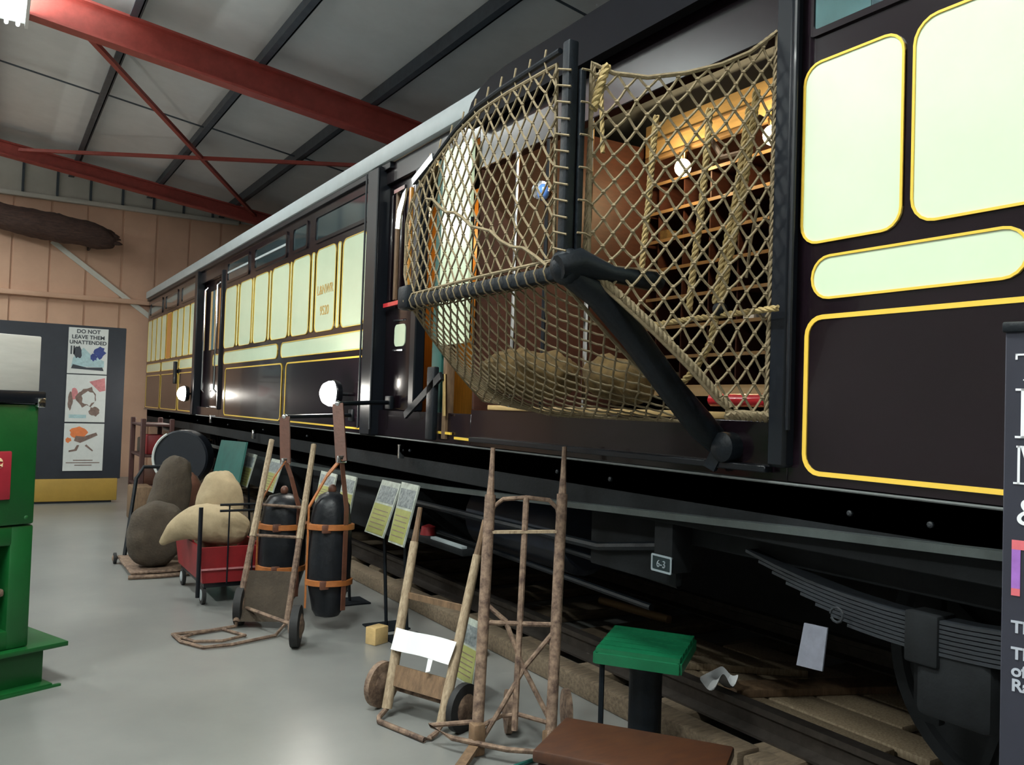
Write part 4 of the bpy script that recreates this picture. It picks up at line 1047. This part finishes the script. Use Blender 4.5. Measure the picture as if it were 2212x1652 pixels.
MB().lathe([(.12, 0), (.12, .02), (.085, .05), (.075, .10), (.075, .36), (.09, .40), (.11, .455)], (cc.x, cc.y, 0), (0, 0, 1), 20).build('post', 'iron', stl)
MB().tube([sc[0] + V((.04, .0, -.03)), (sc[0].x + .04, sc[0].y, 0)], .012, 6).build('leg', 'iron', stl)
# varnished chest in the foreground
ca, cb, cc_ = V((1.70, 2.555, 0)), V((1.985, 2.765, 0)), V((2.395, 2.30, 0))
ux = (cb - ca).normalized(); uy = V((ux.y, -ux.x, 0)); Lx = (cb - ca).length; Ly = .63
cm = Matrix(((ux.x, uy.x, 0, ca.x), (ux.y, uy.y, 0, ca.y), (0, 0, 1, 0), (0, 0, 0, 1)))
cht = thing('wooden_chest', 'varnished red-brown wooden chest in front of the tall rusty truck', 'chest', (2.05, 2.43, 0))
MB().bbox(0.008, Lx - .008, .008, Ly - .008, .0, .30, .006, cm).build('body', 'mahog', cht)
MB().bbox(-.008, Lx + .008, -.008, Ly + .008, .305, .35, .01, cm).build('lid', 'chest', cht)
MB().bbox(-.008, .004, .12, Ly - .12, .09, .24, .003, cm).build('end_panel', 'chest', cht)
MB().bbox(-.012, .004, Ly / 2 - .03, Ly / 2 + .03, .27, .33, .003, cm).build('lock', 'brass', cht)
MB().bbox(-.004, Lx + .004, -.004, Ly + .004, .0, .03, .004, cm).build('plinth', 'chest', cht)
# loose things under the carriage
def slabthing(name, label, cat, c, s, rz, m, bev=.006, grp=None):
    mt = Matrix.Translation(c) @ Matrix.Rotation(rz, 4, 'Z')
    o = MB().bbox(-s[0] / 2, s[0] / 2, -s[1] / 2, s[1] / 2, 0, s[2], bev, mt).build(name, m); tag(o, label, cat, grp); return o
slabthing('wood_block', 'small yellowish wood block on the floor beside the short sack truck', 'wood block', (2.22, 5.22, 0), (.12, .09, .11), .4, 'pelmet')
slabthing('wood_plank', 'dark plank on the floor beside the wood block', 'plank', (2.62, 4.75, 0), (.26, .10, .08), -.5, 'darkwood')
slabthing('wood_plank', 'pale loose plank lying on the boards between the rails behind the green stool', 'plank', (3.62, 3.55, .116), (.16, .9, .04), .9, 'ashwood')
slabthing('wood_plank', 'brown loose plank lying on the boards between the rails near the carriage wheel', 'plank', (3.75, 3.05, .116), (.16, .9, .04), 1.2, 'darkwood')
pw = MB(); pr_ = []
for i in range(13):
    a = i / 12
    pr_.append(WZ(1490 + 70 * a, 1398 + 30 * a, .30).lerp(WZ(1500, 1400, .3), .0))
b = MB(); gv = []
for i in range(9):
    for j in range(5):
        gv.append(V((3.06 + .032 * i, 3.16 - .03 * j + .012 * i, .206 + .022 + .05 * math.sin(i * .8) * (j / 4) + .02 * math.cos(j * 1.3))))
gf = [(i * 5 + j, i * 5 + j + 1, (i + 1) * 5 + j + 1, (i + 1) * 5 + j) for i in range(8) for j in range(4)]
b.add(gv + [p + V((0, 0, -.006)) for p in gv], gf + [tuple(45 + k for k in f[::-1]) for f in gf], True)
cr = b.build('paper_sheet', 'paper', None, 1); tag(cr, 'crumpled white paper lying on the rail behind the green stool', 'paper')
tag(MB().tube([(4.06, 5.26, .104), (4.14, 4.58, .104)], .03, 10).build('wooden_rod', 'shelfedge'), 'pale wooden rod lying on the sleepers under the carriage', 'rod')
tag(MB().box(2.69, 2.73, 4.98, 5.44, .614, .630).build('metal_strip', 'gutter'), 'thin bright metal strip lying on the gear tray under the carriage', 'strip')
tag(MB().lathe([(.03, 0), (.06, .0), (.05, .06), (.01, .075)], (2.76, 5.62, .614), (0, 0, 1), 14).build('red_cap', 'redpaint'), 'small red cap on the gear tray under the carriage', 'cap')
cbl = [V((1.98, 3.05, .012)), V((2.1, 3.0, .012)), V((2.2, 3.08, .012)), V((2.12, 3.18, .012)), V((2.0, 3.16, .012)), V((2.05, 3.04, .02)), V((2.2, 2.98, .012)), V((2.32, 3.05, .012))]
tag(MB().tube(cbl, .010, 6).build('cable', 'teal'), 'dark cable coiled on the floor beside the wooden chest', 'cable')

# =====================================================================================================
# DISPLAY BOARD AND POSTERS
# =====================================================================================================
YB = 13.6
db = thing('display_board', 'dark navy display board with yellow skirting at the end wall', 'display board', (.2, YB, 0))
MB().bbox(-2.6, 1.70, YB, YB + .12, .34, 2.515, .01).build('board', 'navy', db)
MB().bbox(-2.6, 1.665, YB - .02, YB + .14, 0.03, .345, .01).build('skirting', 'yellow', db)
MB().bbox(-2.6, 1.60, YB + .02, YB + .1, 0, .04, .004).build('plinth', 'ink', db)
def bx(name, m, par, x0, x1, z0, z1, d=.0035): return MB().box(x0, x1, YB - d, YB - .0005 - 0.001, z0, z1).build(name, m, par)
def poly(name, m, par, pts_, d=.004): return MB().prism(pts_, .001, lambda a, c, k: V((a, YB - d - k, c))).build(name, m, par)
P = []
for i, (z0, z1, l) in enumerate(((1.83, 2.48, 'white railway poster with a blue-black drawing, topmost on the display board'),
                                 (1.145, 1.815, 'pale poster with dusky pink and brown drawing, middle of the display board'),
                                 (.455, 1.125, 'pale poster with an orange and brown drawing, lowest on the display board'))):
    o = MB().bbox(.952, 1.462, YB - .012, YB, z0, z1, .002, seg=1).build('poster', 'poster'); tag(o, l, 'poster'); P.append(o)
YP = YB - .012
def pt_text(par, s, z, size, m='ink'): text_mesh('lettering', s, m, (1.205, YP - .001, z), (1, 0, 0), (0, 0, 1), size, par, .0008, bold=.002)
def blob(par, m, pts_, k): MB().prism(pts_, .001, lambda a, c, d: V((a, YP - .0008 - .0006 * k - d, c))).build('print', m, par)
pt_text(P[0], 'DO NOT', 2.405, .075); pt_text(P[0], 'LEAVE THEM', 2.325, .075); pt_text(P[0], 'UNATTENDED', 2.25, .072)
def irreg(cx, cz, rx, rz, n_=16, j=.25, seed=1):
    rnd = random.Random(seed); return [(cx + rx * math.cos(2 * math.pi * i / n_) * (1 + rnd.uniform(-j, j)), cz + rz * math.sin(2 * math.pi * i / n_) * (1 + rnd.uniform(-j, j))) for i in range(n_)]
blob(P[0], 'inkteal', [(1.0, 1.93), (1.42, 1.93), (1.42, 2.02), (1.25, 2.10), (1.15, 2.2), (1.02, 2.05)], 0)
blob(P[0], 'inkblue', irreg(1.36, 2.14, .07, .085, seed=2), 1)
blob(P[0], 'inkblue', irreg(1.28, 2.07, .05, .05, seed=12), 2)
blob(P[0], 'ink', irreg(1.08, 2.13, .05, .09, seed=3), 1)
blob(P[0], 'ink', [(1.0, 1.90), (1.42, 1.88), (1.40, 1.93), (1.2, 1.92), (1.02, 1.96)], 2)
for x in (.985, 1.02): blob(P[0], 'ink', [(x, 2.1), (x + .018, 2.1), (x + .018, 2.22), (x, 2.22)], 1)
blob(P[1], 'inkpink', [(1.24, 1.72), (1.44, 1.78), (1.455, 1.60), (1.38, 1.58), (1.30, 1.66)], 0)
blob(P[1], 'inkbrown', irreg(1.22, 1.50, .13, .14, seed=4), 1); blob(P[1], 'poster', irreg(1.23, 1.48, .085, .10, seed=5), 2)
blob(P[1], 'inkbrown', irreg(1.01, 1.44, .03, .12, seed=6), 1); blob(P[1], 'inkbrown', irreg(1.32, 1.30, .07, .07, seed=7), 1)
blob(P[1], 'inkpink', irreg(1.06, 1.55, .05, .08, seed=8), 0)
blob(P[1], 'inkteal', [(1.0, 1.20), (1.22, 1.20), (1.22, 1.25), (1.0, 1.25)], 0)
blob(P[2], 'inkorange', irreg(1.14, 1.0, .12, .08, seed=9), 0); blob(P[2], 'inkorange', irreg(1.01, .89, .035, .035, seed=10), 0)
blob(P[2], 'inkbrown', [(1.08, .88), (1.16, .85), (1.38, .96), (1.36, 1.0), (1.2, .94), (1.1, .95)], 1)
blob(P[2], 'inkbrown', [(1.02, .72), (1.12, .74), (1.15, .82), (1.12, .82), (1.09, .76), (1.02, .745)], 1)
blob(P[2], 'inkbrown', [(1.22, .81), (1.32, .73), (1.33, .745), (1.24, .83)], 1)
for k, (x0, x1) in enumerate(((1.08, 1.33), (.99, 1.42), (1.1, 1.32))): blob(P[2], 'inkbrown', [(x0, .60 - k * .035), (x1, .60 - k * .035), (x1, .612 - k * .035), (x0, .612 - k * .035)], 1)

# =====================================================================================================
# OLD TIMBER ON THE END WALL
# =====================================================================================================
b = MB(); NP = 26; ring_n = 18; random.seed(5)
la = V((-1.6, YE - .42, 4.86)); lb2 = V((1.93, YE - .42, 4.34)); pts_ = []; rs_ = []
for i in range(NP):
    t = i / (NP - 1); c = la.lerp(lb2, t) + V((0, 0, .02 * math.sin(9 * t))); pts_.append(c)
    rs_.append((.235 + .02 * math.sin(11 * t)) * (1 if t < .93 else 1 - (t - .93) * 4.5))
b.tube(pts_, rs_, ring_n)
b.v = [(x + random.uniform(-.02, .02), y, z + random.uniform(-.025, .025)) for x, y, z in b.v]
lg = thing('old_timber', 'rough dark old timber log mounted high on the salmon end wall', 'log', (.2, YE - .3, 4.2))
b.build('trunk', 'log', lg, 1, .05)
for x in (-1.0, .4, 1.5):
    zz = 4.86 - (x + 1.6) / 3.53 * .52
    MB().bbox(x - .02, x + .02, YE - .42, YE, zz - .2, zz + .0, .004, seg=1).build('wall_bracket', 'iron', lg)
for x, h_ in ((1.9, .05), (1.93, -.03), (1.88, .10)):
    MB().tube([(x - .1, YE - .5, 4.36 + h_), (x + .03, YE - .52, 4.35 + h_), (x + .09, YE - .5, 4.34 + h_)], [.05, .035, .01], 7).build('splinter', 'log', lg)

# =====================================================================================================
# GREEN MACHINE
# =====================================================================================================
mo = V((.395, 5.17, 0)); md_ = V((.92, .39, 0)).normalized(); mn = V((-md_.y, md_.x, 0))
mm_ = Matrix(((md_.x, mn.x, 0, mo.x), (md_.y, mn.y, 0, mo.y), (0, 0, 1, 0), (0, 0, 0, 1)))
# local: x along the front (0 = right end, negative to the left), y backwards, z up
gm = thing('green_machine', 'green painted steel machine cabinet on a channel base with pale top panel', 'machine', (0, 5.3, 0))
b = MB(); b.box(-1.2, 0.0, -.02, .0, 0, .012, mm_); b.bbox(-1.2, -.04, -.01, .64, .0, .022, .004, mm_); b.build('base_flange', 'green', gm)
MB().bbox(-1.2, .03, -.02, .64, .205, .23, .004, mm_).build('base_flange', 'green', gm)
MB().bbox(-1.2, -.06, .06, .60, .02, .21, .004, mm_).build('base_web', 'green', gm)
XR_ = -.155
def gface(name, x0, x1, y0, y1, z0, z1, m='green', bev=.012): return MB().bbox(x0, x1, y0, y1, z0, z1, bev, mm_).build(name, m, gm)
gface('cabinet_side', XR_ - .115, XR_, .03, .6, .23, .86)
gface('cabinet_side', -1.15, -.75, .03, .6, .23, .86)
gface('cabinet_side', -.76, XR_ - .1, .03, .6, .23, .33)
gface('cabinet_side', -.76, XR_ - .1, .03, .6, .76, .86)
gface('cabinet_inside', -.78, XR_ - .08, .46, .58, .30, .80, 'iron')
gface('pipe', -.5, XR_ - .12, .05, .09, .50, .54, 'rust')
gface('cabinet_upper', -1.15, XR_ - .005, .02, .6, .865, 1.485)
gface('black_band', -1.15, XR_ + .02, .0, .6, 1.49, 1.555, 'black')
gface('top_frame', -1.15, XR_ - .01, .02, .12, 1.55, 1.84, 'showwhite', .006)
for x in (-.2, -.5): MB().lathe([(.012, 0), (.012, .01), (.006, .014)], mm_ @ V((x, .03, .9)), mm_.to_3x3() @ V((0, -1, 0)), 10).build('rivet', 'green', gm)
pq = gface('plaque', -.62, XR_ - .135, .005, .02, 1.0, 1.245, 'plaque', .006)
text_mesh('plaque_lettering', 'se', 'plaqueletter', mm_ @ V((XR_ - .18, .003, 1.165)), md_, (0, 0, 1), .10, pq, .001, 'RIGHT', .004)
text_mesh('plaque_lettering', 'e', 'inkpink', mm_ @ V((XR_ - .20, .003, 1.03)), md_, (0, 0, 1), .035, pq, .001, 'RIGHT')
MB().bbox(XR_ - .03, XR_ + .012, -.012, .02, 1.47, 1.52, .005, mm_).build('latch', 'chrome', gm)

# =====================================================================================================
# ROLL-UP BANNER AT THE RIGHT
# =====================================================================================================
bp0 = WY(2168, 1000, 1.0); bp0.z = 0
bdir = V((.20, -.60, 0)).normalized()
if bdir.y > 0: bdir = -bdir
bnv = bdir.cross(V((0, 0, 1)))
if bnv.x > 0: bnv = -bnv
ban = thing('roll_up_banner', 'dark roll-up banner with white lettering beside the carriage', 'banner', (bp0.x + bdir.x * .4, bp0.y + bdir.y * .4, 0))
bm_ = Matrix(((bdir.x, -bnv.x, 0, bp0.x), (bdir.y, -bnv.y, 0, bp0.y), (0, 0, 1, 0), (0, 0, 0, 1)))
MB().bbox(0, .80, 0, .006, .09, 1.745, .002, bm_, 1).build('sheet', 'banner', ban)
MB().bbox(-.006, .806, -.006, .014, 1.74, 1.762, .004, bm_).build('top_rail', 'iron', ban)
MB().bbox(-.01, .81, -.04, .06, 0, .09, .015, bm_).build('base', 'iron', ban)
MB().tube([bm_ @ V((.4, .02, .05)), bm_ @ V((.4, .02, 1.75))], .01, 8).build('pole', 'iron', ban)
def glyph(name, rects, s0, zb_, sc_, m='bannertext'):
    b = MB()
    for x0, x1, z0, z1 in rects: b.box(s0 + x0 * sc_, s0 + x1 * sc_, -.0015, -.0003, zb_ + z0 * sc_, zb_ + z1 * sc_, bm_)
    return b.build(name, m, ban)
def bz(px, py):   # point on the banner sheet
    r = ray(px, py); n_ = bnv; t = (bp0 - CAM).dot(n_) / r.dot(n_); p = CAM + r * t; l = bm_.inverted() @ p; return l.x, l.z
def bglyph(name, ch_, px, ytop, ybot, m='bannertext'):
    x, zt_ = bz(px, ytop); _, zb_ = bz(px, ybot); h_ = zt_ - zb_
    if ch_ == 'T': rc = [(0, .9, .93, 1), (0, .07, .78, 1), (.38, .54, 0, 1), (.26, .66, 0, .05)]
    elif ch_ == 'I': rc = [(0, .36, 0, .045), (0, .36, .955, 1), (.10, .26, 0, 1)]
    else: rc = [(0, .28, 0, .05), (.09, .15, 0, 1), (.06, .2, .95, 1), (.72, .88, 0, 1), (.62, .98, 0, .05)]
    glyph(name, rc, x, zb_, h_, m)
    if ch_ == 'M':
        b = MB(); p = lambda u, v: bm_ @ V((x + u * h_, -.001, zb_ + v * h_))
        b.add([p(.15, 1), p(.30, 1), p(.50, .05), p(.42, .05)], [(0, 1, 2, 3)]); b.add([p(.46, .15), p(.72, 1), p(.8, 1), p(.50, .05)], [(0, 1, 2, 3)]); b.build(name, m, ban)
bglyph('letter', 'T', 2194, 764, 822); bglyph('letter', 'I', 2194, 839, 946); bglyph('letter', 'M', 2190, 962, 1045)
x_, z_ = bz(2194, 1132); _, z2 = bz(2194, 1070)
text_mesh('letter', '&', 'bannertext', bm_ @ V((x_, -.001, z_)), bdir, (0, 0, 1), (z2 - z_) * 1.35, ban, .0006, 'LEFT')
x_, z_ = bz(2184, 1285); _, z2 = bz(2184, 1165)
hh = z2 - z_
MB().box(x_, x_ + .45, -.0012, -.0004, z2 - hh * .17, z2, bm_).build('picture_strip', 'bannerpink', ban)
MB().box(x_, x_ + .016, -.0012, -.0004, z_ + hh * .13, z2 - hh * .17, bm_).build('picture_strip', 'bannerviolet', ban)
MB().box(x_, x_ + .016, -.0012, -.0004, z_, z_ + hh * .13, bm_).build('picture_strip', 'bannerpink', ban)
for s_, y0 in (('Th', 1364), ('Th', 1421), ('of', 1458), ('Ra', 1490)):
    x_, z_ = bz(2184, y0); text_mesh('small_text', s_, 'bannergrey', bm_ @ V((x_, -.001, z_)), bdir, (0, 0, 1), .034, ban, .0005, 'LEFT', .001)
